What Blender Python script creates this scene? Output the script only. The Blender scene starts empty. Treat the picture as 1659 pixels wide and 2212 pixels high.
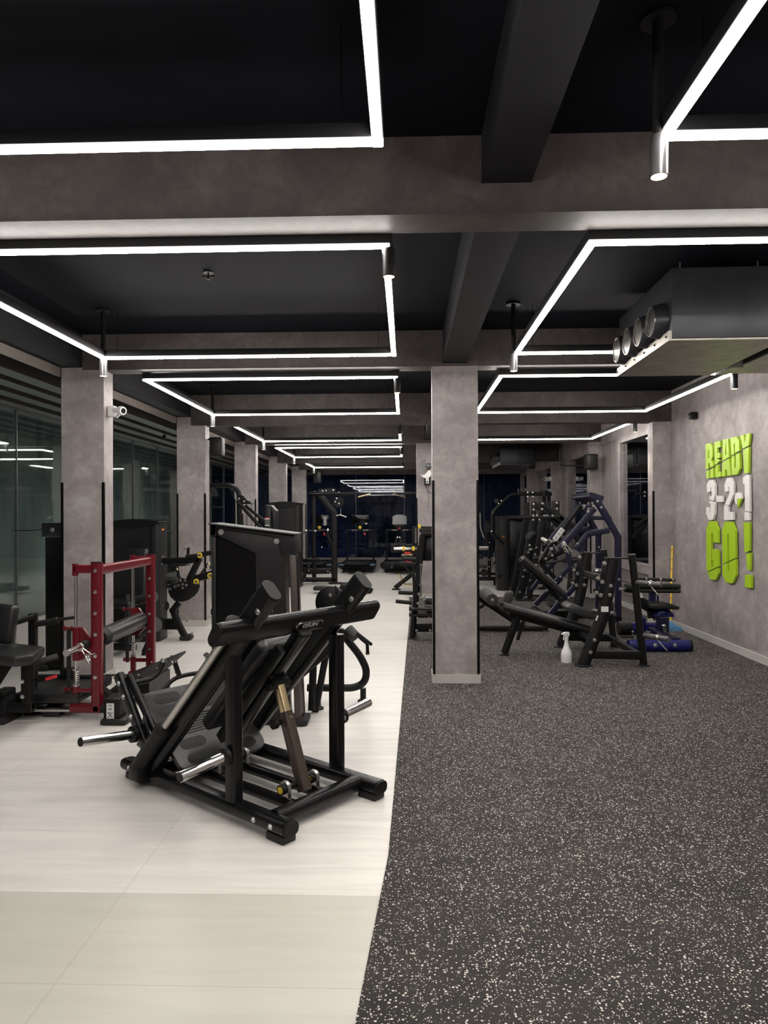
import bpy, bmesh, math, random
from mathutils import Vector, Matrix
random.seed(7)
sc = bpy.context.scene
COL = sc.collection
R = math.radians
V = Vector

# ------------------------------------------------------------------ camera
cam = bpy.data.cameras.new('camera'); camo = bpy.data.objects.new('camera', cam); COL.objects.link(camo)
cam.sensor_fit = 'HORIZONTAL'; cam.sensor_width = 36.0; cam.lens = 36.0*1534/1659
cam.clip_start = 0.05; cam.clip_end = 200
camo.matrix_world = Matrix((
    (0.9995105689, 0.0046977343, 0.0309282059, 0.0),
    (0.0309496418, -0.0045609999, -0.9995105387, 0.0),
    (-0.0045543714, 0.9999785641, -0.0047041607, 1.5),
    (0, 0, 0, 1)))
sc.camera = camo

# ------------------------------------------------------------------ world, exposure
w = bpy.data.worlds.new('world'); sc.world = w; w.use_nodes = True
w.node_tree.nodes['Background'].inputs[0].default_value = (0.05, 0.08, 0.20, 1)
w.node_tree.nodes['Background'].inputs[1].default_value = 0.05
sc.view_settings.view_transform = 'Standard'; sc.view_settings.look = 'None'
sc.view_settings.gamma = 1; sc.view_settings.exposure = 0.10
sc.view_settings.use_curve_mapping = False
STRIP = 50.0      # emission of the LED tubes
SPOT = 40.0       # watts of each corner spotlight
sc.cycles.max_bounces = 6; sc.cycles.diffuse_bounces = 3; sc.cycles.glossy_bounces = 4
sc.cycles.transparent_max_bounces = 8; sc.cycles.transmission_bounces = 4
sc.cycles.sample_clamp_indirect = 4.0; sc.cycles.caustics_reflective = False; sc.cycles.caustics_refractive = False
sc.cycles.use_denoising = True; sc.cycles.use_light_tree = True

# ------------------------------------------------------------------ materials
def nt(name):
    m = bpy.data.materials.new(name); m.use_nodes = True
    t = m.node_tree; return m, t, t.nodes['Principled BSDF']
def coords(t, scale=(1,1,1), kind='Object'):
    tc = t.nodes.new('ShaderNodeTexCoord'); mp = t.nodes.new('ShaderNodeMapping')
    mp.inputs['Scale'].default_value = scale
    t.links.new(tc.outputs[kind], mp.inputs['Vector']); return mp.outputs[0]
def noise(t, vec, scale, detail=4, rough=.55, dist=0):
    n = t.nodes.new('ShaderNodeTexNoise'); n.inputs['Scale'].default_value = scale
    n.inputs['Detail'].default_value = detail; n.inputs['Roughness'].default_value = rough
    n.inputs['Distortion'].default_value = dist
    if vec is not None: t.links.new(vec, n.inputs['Vector'])
    return n.outputs['Fac']
def ramp(t, fac, stops):
    r = t.nodes.new('ShaderNodeValToRGB'); e = r.color_ramp.elements
    while len(e) < len(stops): e.new(.5)
    for el, (p, c) in zip(e, stops):
        el.position = p; el.color = (*c, 1) if len(c) == 3 else c
    t.links.new(fac, r.inputs['Fac']); return r.outputs['Color']
def bump(t, b, h, strength=.2, dist=.01):
    n = t.nodes.new('ShaderNodeBump'); n.inputs['Strength'].default_value = strength
    n.inputs['Distance'].default_value = dist
    t.links.new(h, n.inputs['Height']); t.links.new(n.outputs[0], b.inputs['Normal'])
def math_(t, op, a, b=None):
    n = t.nodes.new('ShaderNodeMath'); n.operation = op
    for i, v in enumerate((a, b)):
        if v is None: continue
        if isinstance(v, (int, float)): n.inputs[i].default_value = v
        else: t.links.new(v, n.inputs[i])
    return n.outputs[0]
def mixc(t, fac, a, b):
    n = t.nodes.new('ShaderNodeMix'); n.data_type = 'RGBA'
    for i, v in ((0, fac), (6, a), (7, b)):
        if isinstance(v, (int, float)): n.inputs[i].default_value = v
        elif isinstance(v, tuple): n.inputs[i].default_value = (*v, 1)
        else: t.links.new(v, n.inputs[i])
    return n.outputs[2]
def plain(name, col, rough=.5, metal=0, var=.12, scale=30, bmp=0, spec=.5, coat=0):
    m, t, b = nt(name)
    v = coords(t); n = noise(t, v, scale, 3)
    lo = tuple(c*(1-var) for c in col); hi = tuple(min(1, c*(1+var)) for c in col)
    t.links.new(ramp(t, n, [(.3, lo), (.7, hi)]), b.inputs['Base Color'])
    b.inputs['Roughness'].default_value = rough; b.inputs['Metallic'].default_value = metal
    b.inputs['Specular IOR Level'].default_value = spec
    if coat: b.inputs['Coat Weight'].default_value = coat; b.inputs['Coat Roughness'].default_value = .15
    if bmp: bump(t, b, n, bmp, .002)
    return m
def plaster(name, c1, c2, c3):
    m, t, b = nt(name)
    v = coords(t)
    n1 = noise(t, v, 3.0, 8, .62, .4); n2 = noise(t, v, 9, 6, .7, 1.2)
    s = math_(t, 'ADD', math_(t, 'MULTIPLY', n1, .6), math_(t, 'MULTIPLY', n2, .4))
    t.links.new(ramp(t, s, [(.40, c1), (.5, c2), (.62, c3)]), b.inputs['Base Color'])
    b.inputs['Roughness'].default_value = .55; b.inputs['Specular IOR Level'].default_value = .35
    bump(t, b, s, .12, .01)
    return m
M = {}
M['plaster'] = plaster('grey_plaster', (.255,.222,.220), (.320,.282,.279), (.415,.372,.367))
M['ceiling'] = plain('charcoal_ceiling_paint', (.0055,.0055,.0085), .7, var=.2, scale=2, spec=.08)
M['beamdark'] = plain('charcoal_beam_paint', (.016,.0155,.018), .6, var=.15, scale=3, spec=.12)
M['beamplaster_shaded'] = plaster('shaded_grey_plaster', (.050,.041,.040), (.066,.054,.052), (.092,.078,.075))  # pier plaster darkened, so the beams carry their shade in the colour
M['slat'] = plain('slat_laminate', (.065,.056,.053), .5, var=.1, scale=8)
M['plank'] = plain('brown_grey_plank', (.22,.185,.17), .5, var=.1, scale=6)
M['skirting'] = plain('pale_skirting', (.50,.485,.46), .35, var=.05, scale=5)
M['black'] = plain('black_powder_coat', (.0045,.0045,.005), .27, var=.1, scale=60, spec=.28)
M['satin'] = plain('satin_black_steel', (.006,.006,.0065), .4, var=.1, scale=60, spec=.25)
M['matte'] = plain('matte_black_plastic', (.006,.006,.0065), .5, var=.15, scale=80, spec=.25)
M['rubber'] = plain('black_rubber', (.013,.013,.0135), .55, var=.2, scale=60, bmp=.1, spec=.35)
M['vinyl'] = plain('black_vinyl', (.011,.011,.012), .36, var=.15, scale=120, bmp=.12, spec=.5)
M['foam'] = plain('grey_foam', (.03,.03,.03), .65, var=.15, scale=90, bmp=.2)
M['chrome'] = plain('chrome', (.82,.82,.8), .12, 1, var=.03)
M['steel'] = plain('brushed_steel', (.55,.53,.5), .28, 1, var=.06)
M['gold'] = plain('brass_sleeve', (.75,.62,.38), .22, 1, var=.05)
M['zinc'] = plain('zinc_bolt', (.7,.7,.7), .25, 1, var=.05)
M['red'] = plain('dark_red_enamel', (.125,.004,.011), .3, var=.06, spec=.5)
M['redp'] = plain('bright_red_plastic', (.6,.03,.04), .4)
M['navy'] = plain('navy_blue_enamel', (.006,.006,.028), .3, var=.1)
M['navyl'] = plain('glossy_blue_enamel', (.008,.010,.11), .22, var=.1)
M['white'] = plain('white_plastic', (.78,.78,.76), .4, var=.03)
M['sticker'] = plain('white_sticker', (.7,.7,.7), .5, var=.02)
M['yellow'] = plain('yellow_plastic', (.75,.55,.03), .4, var=.05)
M['lime'] = plain('lime_acrylic', (.40,.62,.022), .28, var=.04, scale=6)
M['wtext'] = plain('white_acrylic', (.82,.80,.77), .3, var=.03)
M['greymetal'] = plain('grey_metal', (.13,.13,.135), .35, .6, var=.1)
M['duct'] = plain('duct_black_sheet', (.03,.031,.036), .38, .3, var=.25, scale=6)
M['ductpale'] = plain('galvanised_sheet', (.36,.34,.30), .4, .5, var=.2, scale=8)
M['orange'] = plain('orange_plastic', (.7,.2,.03), .4)
M['greyplastic'] = plain('grey_plastic', (.28,.28,.29), .4)
M['blueplastic'] = plain('light_blue_plastic', (.16,.42,.75), .4)
M['graphite'] = plain('charcoal_panel', (.013,.013,.014), .4, var=.1, scale=10, spec=.3)
M['dark'] = plain('deep_black', (.002,.002,.0025), .3, spec=.25)
M['screen'] = plain('dark_screen', (.002,.002,.003), .12, spec=.3)

def wood_panel():
    m, t, b = nt('grey_wood_panel')
    v = coords(t, (14, 14, .6)); n = noise(t, v, 2.2, 6, .6, .8)
    t.links.new(ramp(t, n, [(.35, (.17,.15,.145)), (.65, (.27,.24,.23))]), b.inputs['Base Color'])
    b.inputs['Roughness'].default_value = .55; return m
M['woodpanel'] = wood_panel()

def tiles(name, light, dark, warm):
    m, t, b = nt(name)
    v = coords(t)
    st = coords(t, (.8, 9, 1)); n = noise(t, st, 1.6, 7, .6, .6); n2 = noise(t, v, 1.1, 3)
    base = ramp(t, n, [(.34, dark), (.6, light)])
    base = mixc(t, math_(t, 'MULTIPLY', n2, .5), base, warm)
    br = t.nodes.new('ShaderNodeTexBrick')
    br.offset = 0; br.squash = 1; br.inputs['Scale'].default_value = 1
    br.inputs['Brick Width'].default_value = 1.2; br.inputs['Row Height'].default_value = .5485
    br.inputs['Mortar Size'].default_value = .0016; br.inputs['Mortar Smooth'].default_value = .1
    br.inputs['Color1'].default_value = (1,1,1,1); br.inputs['Color2'].default_value = (.93,.93,.93,1)
    br.inputs['Mortar'].default_value = (.72,.7,.68,1)
    mp = t.nodes.new('ShaderNodeMapping'); mp.inputs['Location'].default_value = (1.134, -2.802+.5485*10, 0)
    tc = t.nodes.new('ShaderNodeTexCoord'); t.links.new(tc.outputs['Object'], mp.inputs[0])
    t.links.new(mp.outputs[0], br.inputs['Vector'])
    mu = t.nodes.new('ShaderNodeMix'); mu.data_type = 'RGBA'; mu.blend_type = 'MULTIPLY'; mu.inputs[0].default_value = 1
    t.links.new(base, mu.inputs[6]); t.links.new(br.outputs['Color'], mu.inputs[7])
    t.links.new(mu.outputs[2], b.inputs['Base Color'])
    b.inputs['Roughness'].default_value = .33; b.inputs['Specular IOR Level'].default_value = .35
    return m
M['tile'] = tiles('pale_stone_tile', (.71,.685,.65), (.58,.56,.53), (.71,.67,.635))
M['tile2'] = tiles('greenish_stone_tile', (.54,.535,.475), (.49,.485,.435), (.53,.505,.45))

def rubber_mat():
    m, t, b = nt('speckled_rubber')
    v = coords(t)
    def specks(scale, thr, pick):
        vo = t.nodes.new('ShaderNodeTexVoronoi'); vo.inputs['Scale'].default_value = scale
        nn = noise(t, v, scale*1.3, 1); 
        add = t.nodes.new('ShaderNodeVectorMath'); add.operation = 'ADD'
        sc_ = t.nodes.new('ShaderNodeVectorMath'); sc_.operation = 'SCALE'; sc_.inputs['Scale'].default_value = .5/scale
        cx = t.nodes.new('ShaderNodeTexNoise'); cx.inputs['Scale'].default_value = scale*.9
        t.links.new(v, cx.inputs['Vector']); t.links.new(cx.outputs['Color'], sc_.inputs[0])
        t.links.new(v, add.inputs[0]); t.links.new(sc_.outputs[0], add.inputs[1])
        t.links.new(add.outputs[0], vo.inputs['Vector'])
        sep = t.nodes.new('ShaderNodeSeparateColor'); t.links.new(vo.outputs['Color'], sep.inputs[0])
        th = math_(t, 'MULTIPLY', sep.outputs[1], thr)
        near = math_(t, 'LESS_THAN', vo.outputs['Distance'], th)
        return math_(t, 'MULTIPLY', near, math_(t, 'GREATER_THAN', sep.outputs[0], pick))
    s1 = specks(95, .42, .45); s2 = specks(170, .45, .6)
    s = math_(t, 'MAXIMUM', s1, s2)
    d = noise(t, v, 4, 4, .6)
    base = ramp(t, d, [(.35, (.022,.020,.0195)), (.75, (.040,.035,.032))])
    t.links.new(mixc(t, s, base, (.62,.57,.52)), b.inputs['Base Color'])
    b.inputs['Roughness'].default_value = .75; b.inputs['Specular IOR Level'].default_value = .2
    return m
M['mat'] = rubber_mat()

def glass(name, refl, tint=(1,1,1)):
    m = bpy.data.materials.new(name); m.use_nodes = True; t = m.node_tree; t.nodes.clear()
    out = t.nodes.new('ShaderNodeOutputMaterial'); mx = t.nodes.new('ShaderNodeMixShader')
    tr = t.nodes.new('ShaderNodeBsdfTransparent'); gl = t.nodes.new('ShaderNodeBsdfGlossy')
    tr.inputs[0].default_value = (*tint, 1); gl.inputs['Roughness'].default_value = .02
    fr = t.nodes.new('ShaderNodeFresnel'); fr.inputs['IOR'].default_value = 1.5
    f = math_(t, 'ADD', math_(t, 'MULTIPLY', fr.outputs[0], .6), refl)
    t.links.new(f, mx.inputs[0]); t.links.new(tr.outputs[0], mx.inputs[1]); t.links.new(gl.outputs[0], mx.inputs[2])
    t.links.new(mx.outputs[0], out.inputs[0]); return m
M['glass'] = glass('window_glass', .0, (.75,.8,.78))
M['backglass'] = glass('dark_back_glass', .004, (.6,.65,.75))
M['mirror'] = plain('wall_mirror', (.62,.62,.66), .015, 1, var=0)
def emit(name, col, s):
    m = bpy.data.materials.new(name); m.use_nodes = True; t = m.node_tree; t.nodes.clear()
    out = t.nodes.new('ShaderNodeOutputMaterial'); e = t.nodes.new('ShaderNodeEmission')
    e.inputs[0].default_value = (*col, 1); e.inputs[1].default_value = s
    t.links.new(e.outputs[0], out.inputs[0]); return m
M['led'] = emit('led_tube', (1, .955, .90), STRIP)
M['bulb'] = emit('warm_lens', (1, .72, .45), 3.0)
M['blueglow'] = emit('blue_fill_lamp', (.25, .5, 1), 6)
def outside():
    m, t, b = nt('stained_concrete')
    v = coords(t, (1, 1, .35)); n = noise(t, v, 2.2, 7, .65, .8)
    t.links.new(ramp(t, n, [(.32, (.05,.055,.053)), (.44, (.17,.185,.178)), (.75, (.26,.28,.27))]), b.inputs['Base Color'])
    b.inputs['Roughness'].default_value = .8; return m
M['outside'] = outside()
M['leaf'] = plain('night_foliage', (.05,.09,.05), .7, var=.5, scale=6)

# ------------------------------------------------------------------ mesh helpers
class MB:
    def __init__(s): s.bm = bmesh.new()
    def _add(s, o):
        me = bpy.data.meshes.new('tmp'); o.to_mesh(me); s.bm.from_mesh(me); bpy.data.meshes.remove(me); o.free()
    def box(s, c, size, rot=None, bev=0, seg=2):
        b = bmesh.new(); bmesh.ops.create_cube(b, size=1)
        bmesh.ops.scale(b, vec=V(size), verts=b.verts)
        if bev: bmesh.ops.bevel(b, geom=list(b.edges), offset=bev, segments=seg, profile=.5, affect='EDGES')
        m = Matrix.Translation(V(c))
        if rot is not None: m = m @ (rot.to_4x4() if isinstance(rot, Matrix) else frame(V(rot[0]), V(rot[1])).to_4x4())
        b.transform(m); s._add(b); return s
    def span(s, lo, hi, bev=0):
        lo, hi = V(lo), V(hi); return s.box((lo+hi)/2, hi-lo, None, bev)
    def bar(s, p0, p1, wd, h, up=(0,0,1), r=None, n=3):
        """rounded rectangular tube from p0 to p1; h is measured along up"""
        p0, p1, up = V(p0), V(p1), V(up)
        d = (p1-p0).normalized(); side = d.cross(up)
        if side.length < 1e-4: side = d.cross(V((0,1,0)))
        side.normalize(); u = side.cross(d).normalized()
        if r is None: r = .22*min(wd, h)
        r = min(r, min(wd, h)*.499)
        prof = []
        for cx, cy, a0 in ((1,1,0), (-1,1,90), (-1,-1,180), (1,-1,270)):
            for k in range(n+1):
                a = R(a0+90*k/n)
                prof.append((cx*(wd/2-r)+r*math.cos(a), cy*(h/2-r)+r*math.sin(a)))
        return s._sweep([p0, p1], prof, side, u)
    def _sweep(s, pts, prof, side, u):
        b = s.bm; rings = [[b.verts.new(p+side*x+u*y) for x, y in prof] for p in pts]
        m = len(prof)
        for a, c in zip(rings, rings[1:]):
            for i in range(m): b.faces.new((a[i], a[(i+1) % m], c[(i+1) % m], c[i]))
        b.faces.new(rings[0][::-1]); b.faces.new(rings[-1]); return s
    def tube(s, pts, r, n=12, bend=0, closed=False):
        pts = [V(p) for p in pts]
        if bend and len(pts) > 2: pts = fillet(pts, bend)
        b = s.bm; rings = []; prev = None
        for i, p in enumerate(pts):
            d = (pts[min(i+1, len(pts)-1)]-pts[max(i-1, 0)]).normalized()
            if prev is None:
                a = d.orthogonal().normalized()
            else:
                a = (prev-d*prev.dot(d)).normalized()
            prev = a; c = d.cross(a); rr = r[i] if isinstance(r, (list, tuple)) else r
            rings.append([b.verts.new(p+(a*math.cos(2*math.pi*k/n)+c*math.sin(2*math.pi*k/n))*rr) for k in range(n)])
        for a, c in zip(rings, rings[1:]):
            for k in range(n): b.faces.new((a[k], a[(k+1) % n], c[(k+1) % n], c[k]))
        b.faces.new(rings[0][::-1]); b.faces.new(rings[-1]); return s
    def cyl(s, p0, p1, r, r2=None, n=20):
        return s.tube([p0, p1], [r, r if r2 is None else r2], n)
    def lathe(s, prof, c=(0,0,0), axis=(0,0,1), n=24):
        """prof: list of (radius, height)"""
        ax = V(axis).normalized(); a = ax.orthogonal().normalized(); d = ax.cross(a); c = V(c); b = s.bm
        rings = [[b.verts.new(c+ax*h+(a*math.cos(2*math.pi*k/n)+d*math.sin(2*math.pi*k/n))*max(r, 1e-4)) for k in range(n)] for r, h in prof]
        for p, q in zip(rings, rings[1:]):
            for k in range(n): b.faces.new((p[k], p[(k+1) % n], q[(k+1) % n], q[k]))
        b.faces.new(rings[0][::-1]); b.faces.new(rings[-1]); return s
    def prism(s, poly, o, u, v, t, bev=0):
        """polygon in the u,v plane from origin o, extruded t both ways together (centred)"""
        o, u, v = V(o), V(u).normalized(), V(v).normalized(); nrm = u.cross(v).normalized()
        b = bmesh.new()
        lo = [b.verts.new(o+u*x+v*y-nrm*t/2) for x, y in poly]; hi = [b.verts.new(o+u*x+v*y+nrm*t/2) for x, y in poly]
        k = len(poly)
        b.faces.new(lo[::-1]); b.faces.new(hi)
        for i in range(k): b.faces.new((lo[i], lo[(i+1) % k], hi[(i+1) % k], hi[i]))
        if bev: bmesh.ops.bevel(b, geom=list(b.edges), offset=bev, segments=2, profile=.5, affect='EDGES')
        bmesh.ops.recalc_face_normals(b, faces=b.faces)
        s._add(b); return s
    def ball(s, c, r, sc=(1,1,1), n=12):
        b = bmesh.new(); bmesh.ops.create_uvsphere(b, u_segments=n*2, v_segments=n, radius=r)
        bmesh.ops.scale(b, vec=V(sc), verts=b.verts); b.transform(Matrix.Translation(V(c))); s._add(b); return s
    def bolts(s, pts, nrm, r=.011, h=.008):
        nrm = V(nrm).normalized()
        for p in pts:
            p = V(p); s.lathe([(r*1.3, -.002), (r*1.3, h*.3), (r*.95, h*.35), (r*.8, h), (r*.3, h*1.05)], p, nrm, 10)
        return s
    def xf(s, m): s.bm.transform(m); return s
    def out(s, name, mat, parent=None, angle=35):
        if name in SPLIT:
            groups = clusters(s.bm, SPLIT[name])
            if len(groups) > 1:
                first = None
                for g in groups:
                    nb = MB(); idx = {}
                    for v in g: idx[v] = nb.bm.verts.new(v.co)
                    for f in s.bm.faces:
                        if f.verts[0] in idx: nb.bm.faces.new([idx[v] for v in f.verts])
                    o = nb._make(name, mat, parent, angle); first = first or o
                s.bm.free(); return first
        return s._make(name, mat, parent, angle)
    def _make(s, name, mat, parent, angle):
        me = bpy.data.meshes.new(name)
        bmesh.ops.recalc_face_normals(s.bm, faces=s.bm.faces)
        s.bm.to_mesh(me); s.bm.free()
        me.materials.append(M[mat] if isinstance(mat, str) else mat)
        for p in me.polygons: p.use_smooth = True
        me.set_sharp_from_angle(angle=R(angle))
        o = bpy.data.objects.new(name, me); COL.objects.link(o)
        if parent is not None: o.parent = parent
        return o
SPLIT = dict(rubber_foot=0, end_cap=0, levelling_foot=0, chrome_ring=0, foot_disc=0, roller_end=0, end_block=.01, washer=0, guide_rod=0, floor_rail=0,
             red_bracket=.01, chrome_end=0, bar_sleeve=0, bar_hub=0, roller_pad=0, handle_rod=0, weight_peg=0, cable=0, rod_end=0, red_plate=0, label_figures=-1)
def clusters(bm, margin):
    """connected pieces of a mesh, pieces whose boxes touch taken together"""
    if margin < 0: return [list(bm.verts)]
    seen = set(); out = []
    for v in bm.verts:
        if v in seen: continue
        st = [v]; seen.add(v); isl = []
        while st:
            q = st.pop(); isl.append(q)
            for e in q.link_edges:
                w_ = e.other_vert(q)
                if w_ not in seen: seen.add(w_); st.append(w_)
        lo = V([min(p.co[i] for p in isl) for i in range(3)]); hi = V([max(p.co[i] for p in isl) for i in range(3)])
        out.append([isl, lo, hi])
    merged = True
    while merged:
        merged = False
        for i in range(len(out)):
            for j in range(i+1, len(out)):
                a, b = out[i], out[j]
                if all(a[1][k]-margin <= b[2][k] and b[1][k]-margin <= a[2][k] for k in range(3)):
                    out[i] = [a[0]+b[0], V([min(a[1][k], b[1][k]) for k in range(3)]), V([max(a[2][k], b[2][k]) for k in range(3)])]
                    out.pop(j); merged = True; break
            if merged: break
    return [o[0] for o in out]
def frame(x, z):
    x = x.normalized(); y = z.cross(x).normalized(); z = x.cross(y)
    return Matrix((x, y, z)).transposed()
def fillet(pts, rad, n=6):
    out = [pts[0]]
    for a, p, c in zip(pts, pts[1:], pts[2:]):
        d0 = (a-p); d1 = (c-p); l = min(rad, d0.length*.49, d1.length*.49)
        s0 = p+d0.normalized()*l; s1 = p+d1.normalized()*l
        for k in range(n+1):
            q = k/n; out.append(s0*(1-q)**2+p*2*q*(1-q)+s1*q*q)
    out.append(pts[-1]); return out
def oval(w_, h_, n=6, r=None):
    r = min(w_, h_)/2 if r is None else r; out = []
    for cx, cy, a0 in ((1,1,0), (-1,1,90), (-1,-1,180), (1,-1,270)):
        for k in range(n+1):
            a = R(a0+90*k/n); out.append((cx*(w_/2-r)+r*math.cos(a), cy*(h_/2-r)+r*math.sin(a)))
    return out
def tag(o, label=None, cat=None, group=None, kind=None):
    if label: o['label'] = label
    if cat: o['category'] = cat
    if group: o['group'] = group
    if kind: o['kind'] = kind
    return o
def thing(name, label, cat, loc=(0,0,0), rz=0, group=None):
    o = bpy.data.objects.new(name, None); COL.objects.link(o); o.empty_display_size = .1
    o.location = loc; o.rotation_euler = (0, 0, R(rz)); return tag(o, label, cat, group)
def struct(name, mb, mat): return tag(mb.out(name, mat), kind='structure')
def copy_tree(o, parent=None):
    c = o.copy(); COL.objects.link(c); c.parent = parent
    for ch in list(o.children): copy_tree(ch, c)
    return c
def dup(o, loc, rz, label, group=None):
    c = copy_tree(o); c.location = loc; c.rotation_euler = (0, 0, R(rz)); c['label'] = label
    if group: c['group'] = group
    return c
def panel(poly, z, name, mat):
    b = MB(); b.prism(poly, (0,0,z), (1,0,0), (0,1,0), .0); return b

# ------------------------------------------------------------------ the room
CH = 3.15
XL, XR, YB, YF = -4.62, 3.55, 21.9, -1.6
b = MB(); b.prism([(XL,2.802), (-.108,2.802), (-.085,3.13), (.0,8.0), (.05,10.7), (.05,13.0), (3.4,13.0), (3.55,13.0), (3.55,YB), (XL,YB)], (0,0,-.05), (1,0,0), (0,1,0), .1)
struct('floor', b, 'tile')
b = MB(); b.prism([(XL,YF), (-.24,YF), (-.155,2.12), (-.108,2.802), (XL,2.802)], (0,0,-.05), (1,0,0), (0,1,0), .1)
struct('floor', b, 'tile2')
b = MB(); b.prism([(-.24,YF), (3.55,YF), (3.55,13.0), (.05,13.0), (.05,10.7), (.0,8.0), (-.085,3.13), (-.155,2.12)], (0,0,-.044), (1,0,0), (0,1,0), .1)
struct('floor', b, 'mat')
struct('ceiling', MB().span((XL-.1,YF,CH), (XR,YB+.3,CH+.15)), 'ceiling')
# cross beams
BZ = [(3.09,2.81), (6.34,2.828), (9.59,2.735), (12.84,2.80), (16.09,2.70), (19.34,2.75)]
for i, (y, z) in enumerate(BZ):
    struct('trim_%d' % (i+1), MB().span((-2.925,y,z), (3.55,y+.205,CH)), 'beamplaster_shaded')
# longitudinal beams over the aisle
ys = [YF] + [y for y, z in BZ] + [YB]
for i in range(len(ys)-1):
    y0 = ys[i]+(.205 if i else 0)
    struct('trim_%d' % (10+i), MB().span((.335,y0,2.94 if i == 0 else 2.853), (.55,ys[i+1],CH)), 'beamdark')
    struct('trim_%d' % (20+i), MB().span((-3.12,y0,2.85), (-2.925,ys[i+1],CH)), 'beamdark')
# piers with skirting and corner guards
def pier(n, x0, x1, y, top, sides=(1,1), d=.205):
    o = struct('wall_pier_%d' % n, MB().span((x0,y+.003,0), (x1,y+d-.003,top)), 'plaster')
    s = MB()
    s.span((x0-.012,y-.014,0), (x1+.012,y+d+.014,.083))
    so = s.out('skirting', 'skirting', o); 
    g = MB()
    for f, x in zip(sides, (x0, x1)):
        if f:
            g.span((x-.003 if x == x0 else x-.018, y-.004, .083), (x+.018 if x == x0 else x+.003, y+.006, 1.81))
            g.span((x-.004 if x == x0 else x-.001, y-.004, .083), (x+.001 if x == x0 else x+.004, y+.02, 1.81))
    g.out('corner_guard', 'dark', o)
    return o
for i in range(1, 6):
    y, z = BZ[i]; pier(i, -3.12, -2.73, y, 2.85)
pier(0, -3.12, -2.73, 3.09, 2.85)
pier(7, .237, .645, 6.34, 2.83)
pier(8, .192, .60, 12.84, CH)
for i in range(2, 6):
    y, z = BZ[i]; pier(10+i, 3.30, 3.56, y, CH, (1,0))
# right wall: plain plaster to the first pier, then mirrors and panels
struct('wall_right', MB().span((3.55,YF,0), (3.70,9.6,CH)), 'plaster')
struct('baseboard_right', MB().span((3.532,YF,0), (3.552,9.59,.085)), 'skirting')
struct('wall_right_far', MB().span((3.60,9.7,0), (3.75,YB,CH)), 'woodpanel')
for i, (y0, y1) in enumerate([(9.795,12.84), (13.045,16.09), (16.295,19.34), (19.545,YB)]):
    fr = struct('window_%d' % (20+i), MB().span((3.50,y0,2.74), (3.60,y1,CH)), 'plaster')
    MB().span((3.53,y0,.0), (3.6,y1,.62)).out('lower_panel', 'woodpanel', fr)
    MB().span((3.518,y0,.0), (3.532,y1,.085)).out('skirting', 'skirting', fr)
    g = MB()
    for z in (.2,.41): g.span((3.526,y0,z), (3.531,y1,z+.006))
    g.out('panel_joint', 'dark', fr)
    if i == 0:
        m0, m1 = 10.10, 11.72
    elif i == 1: m0, m1 = y0+.18, y1-.6
    else: m0, m1 = y0+.14, y1-.14
    f2 = MB()
    f2.span((3.50,m0-.12,.62), (3.60,m0,2.74)); f2.span((3.50,m1,.62), (3.60,m1+.12,2.74)); f2.span((3.50,m0,.62),(3.60,m1,.76)); f2.span((3.50,m0,2.66),(3.60,m1,2.74))
    f2.out('mirror_frame', 'plaster', fr)
    MB().span((3.56,m0,.76), (3.59,m1,2.66)).out('mirror', 'mirror', fr)
    p = MB()
    if m1+.12 < y1: p.span((3.52,m1+.14,.62), (3.6,(m1+.12+y1)/2-.01,2.74)); p.span((3.52,(m1+.12+y1)/2+.01,.62), (3.6,y1,2.74))
    if y0 < m0-.12: p.span((3.52,y0,.62), (3.6,m0-.14,2.74))
    p.out('wood_panel', 'woodpanel', fr)
# left glass wall
struct('wall_left', MB().span((-4.68,YF,0), (-4.56,YB,.26)), 'skirting')
struct('wall_left_header', MB().span((-4.75,YF,2.77), (-4.55,YB,CH)), 'slat')
edges = [YF+.0] + [8.26-1.2*k for k in range(7, 0, -1)] + [8.26+1.2*k for k in range(0, 12)]
edges = [e for e in edges if e < YB-.2] + [YB]
k = 1
for e0, e1 in zip(edges, edges[1:]):
    if e1-e0 < .05: continue
    g = struct('window_%d' % k, MB().span((-4.615,e0+.004,.26), (-4.603,e1-.004,2.77)), 'glass'); k += 1
    MB().span((-4.625,e1-.006,.26), (-4.595,e1+.006,2.77)).out('joint', 'greymetal', g)
# baffles over the left strip
for j, x in enumerate((-3.125, -3.41, -3.71, -4.03, -4.36)):
    wdt = .02 if j == 0 else .17
    for i in range(len(ys)-1):
        y0 = ys[i]+(.205 if i and j < 1 else 0)
        tag(MB().span((x-wdt,y0,2.77), (x,ys[i+1],2.87 if j else 2.9)).out('trim_%d' % (40+j*10+i), 'slat' if j else 'plank'), kind='structure')
struct('wall_outside_left', MB().span((-6.2,YF,-.3), (-6.0,YB+3,4.2)), 'outside')
struct('ground_outside', MB().span((-6.2,YF,-.4), (-4.68,YB+3,-.3)), 'outside')
# back wall of glass
struct('wall_back', MB().span((-4.6,YB,2.76), (3.7,YB+.2,CH)).span((-4.6,YB,0), (3.7,YB+.16,.2)), 'plaster')
xs = [-4.6, -3.1, -1.55, -.05, 1.2, 2.4, 3.6]
for a, c in zip(xs, xs[1:]):
    g = struct('window_%d' % k, MB().span((a+.004,YB+.05,.2), (c-.004,YB+.062,2.76)), 'backglass'); k += 1
    MB().span((c-.006,YB+.045,.2), (c+.006,YB+.07,2.76)).out('joint', 'greymetal', g)
struct('wall_outside_back', MB().span((-7,YB+3.0,-.3), (6,YB+3.1,4.2)), 'outside')
struct('wall_behind', MB().span((-4.7,YF-.1,0), (3.7,YF,CH)), 'plaster')

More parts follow.
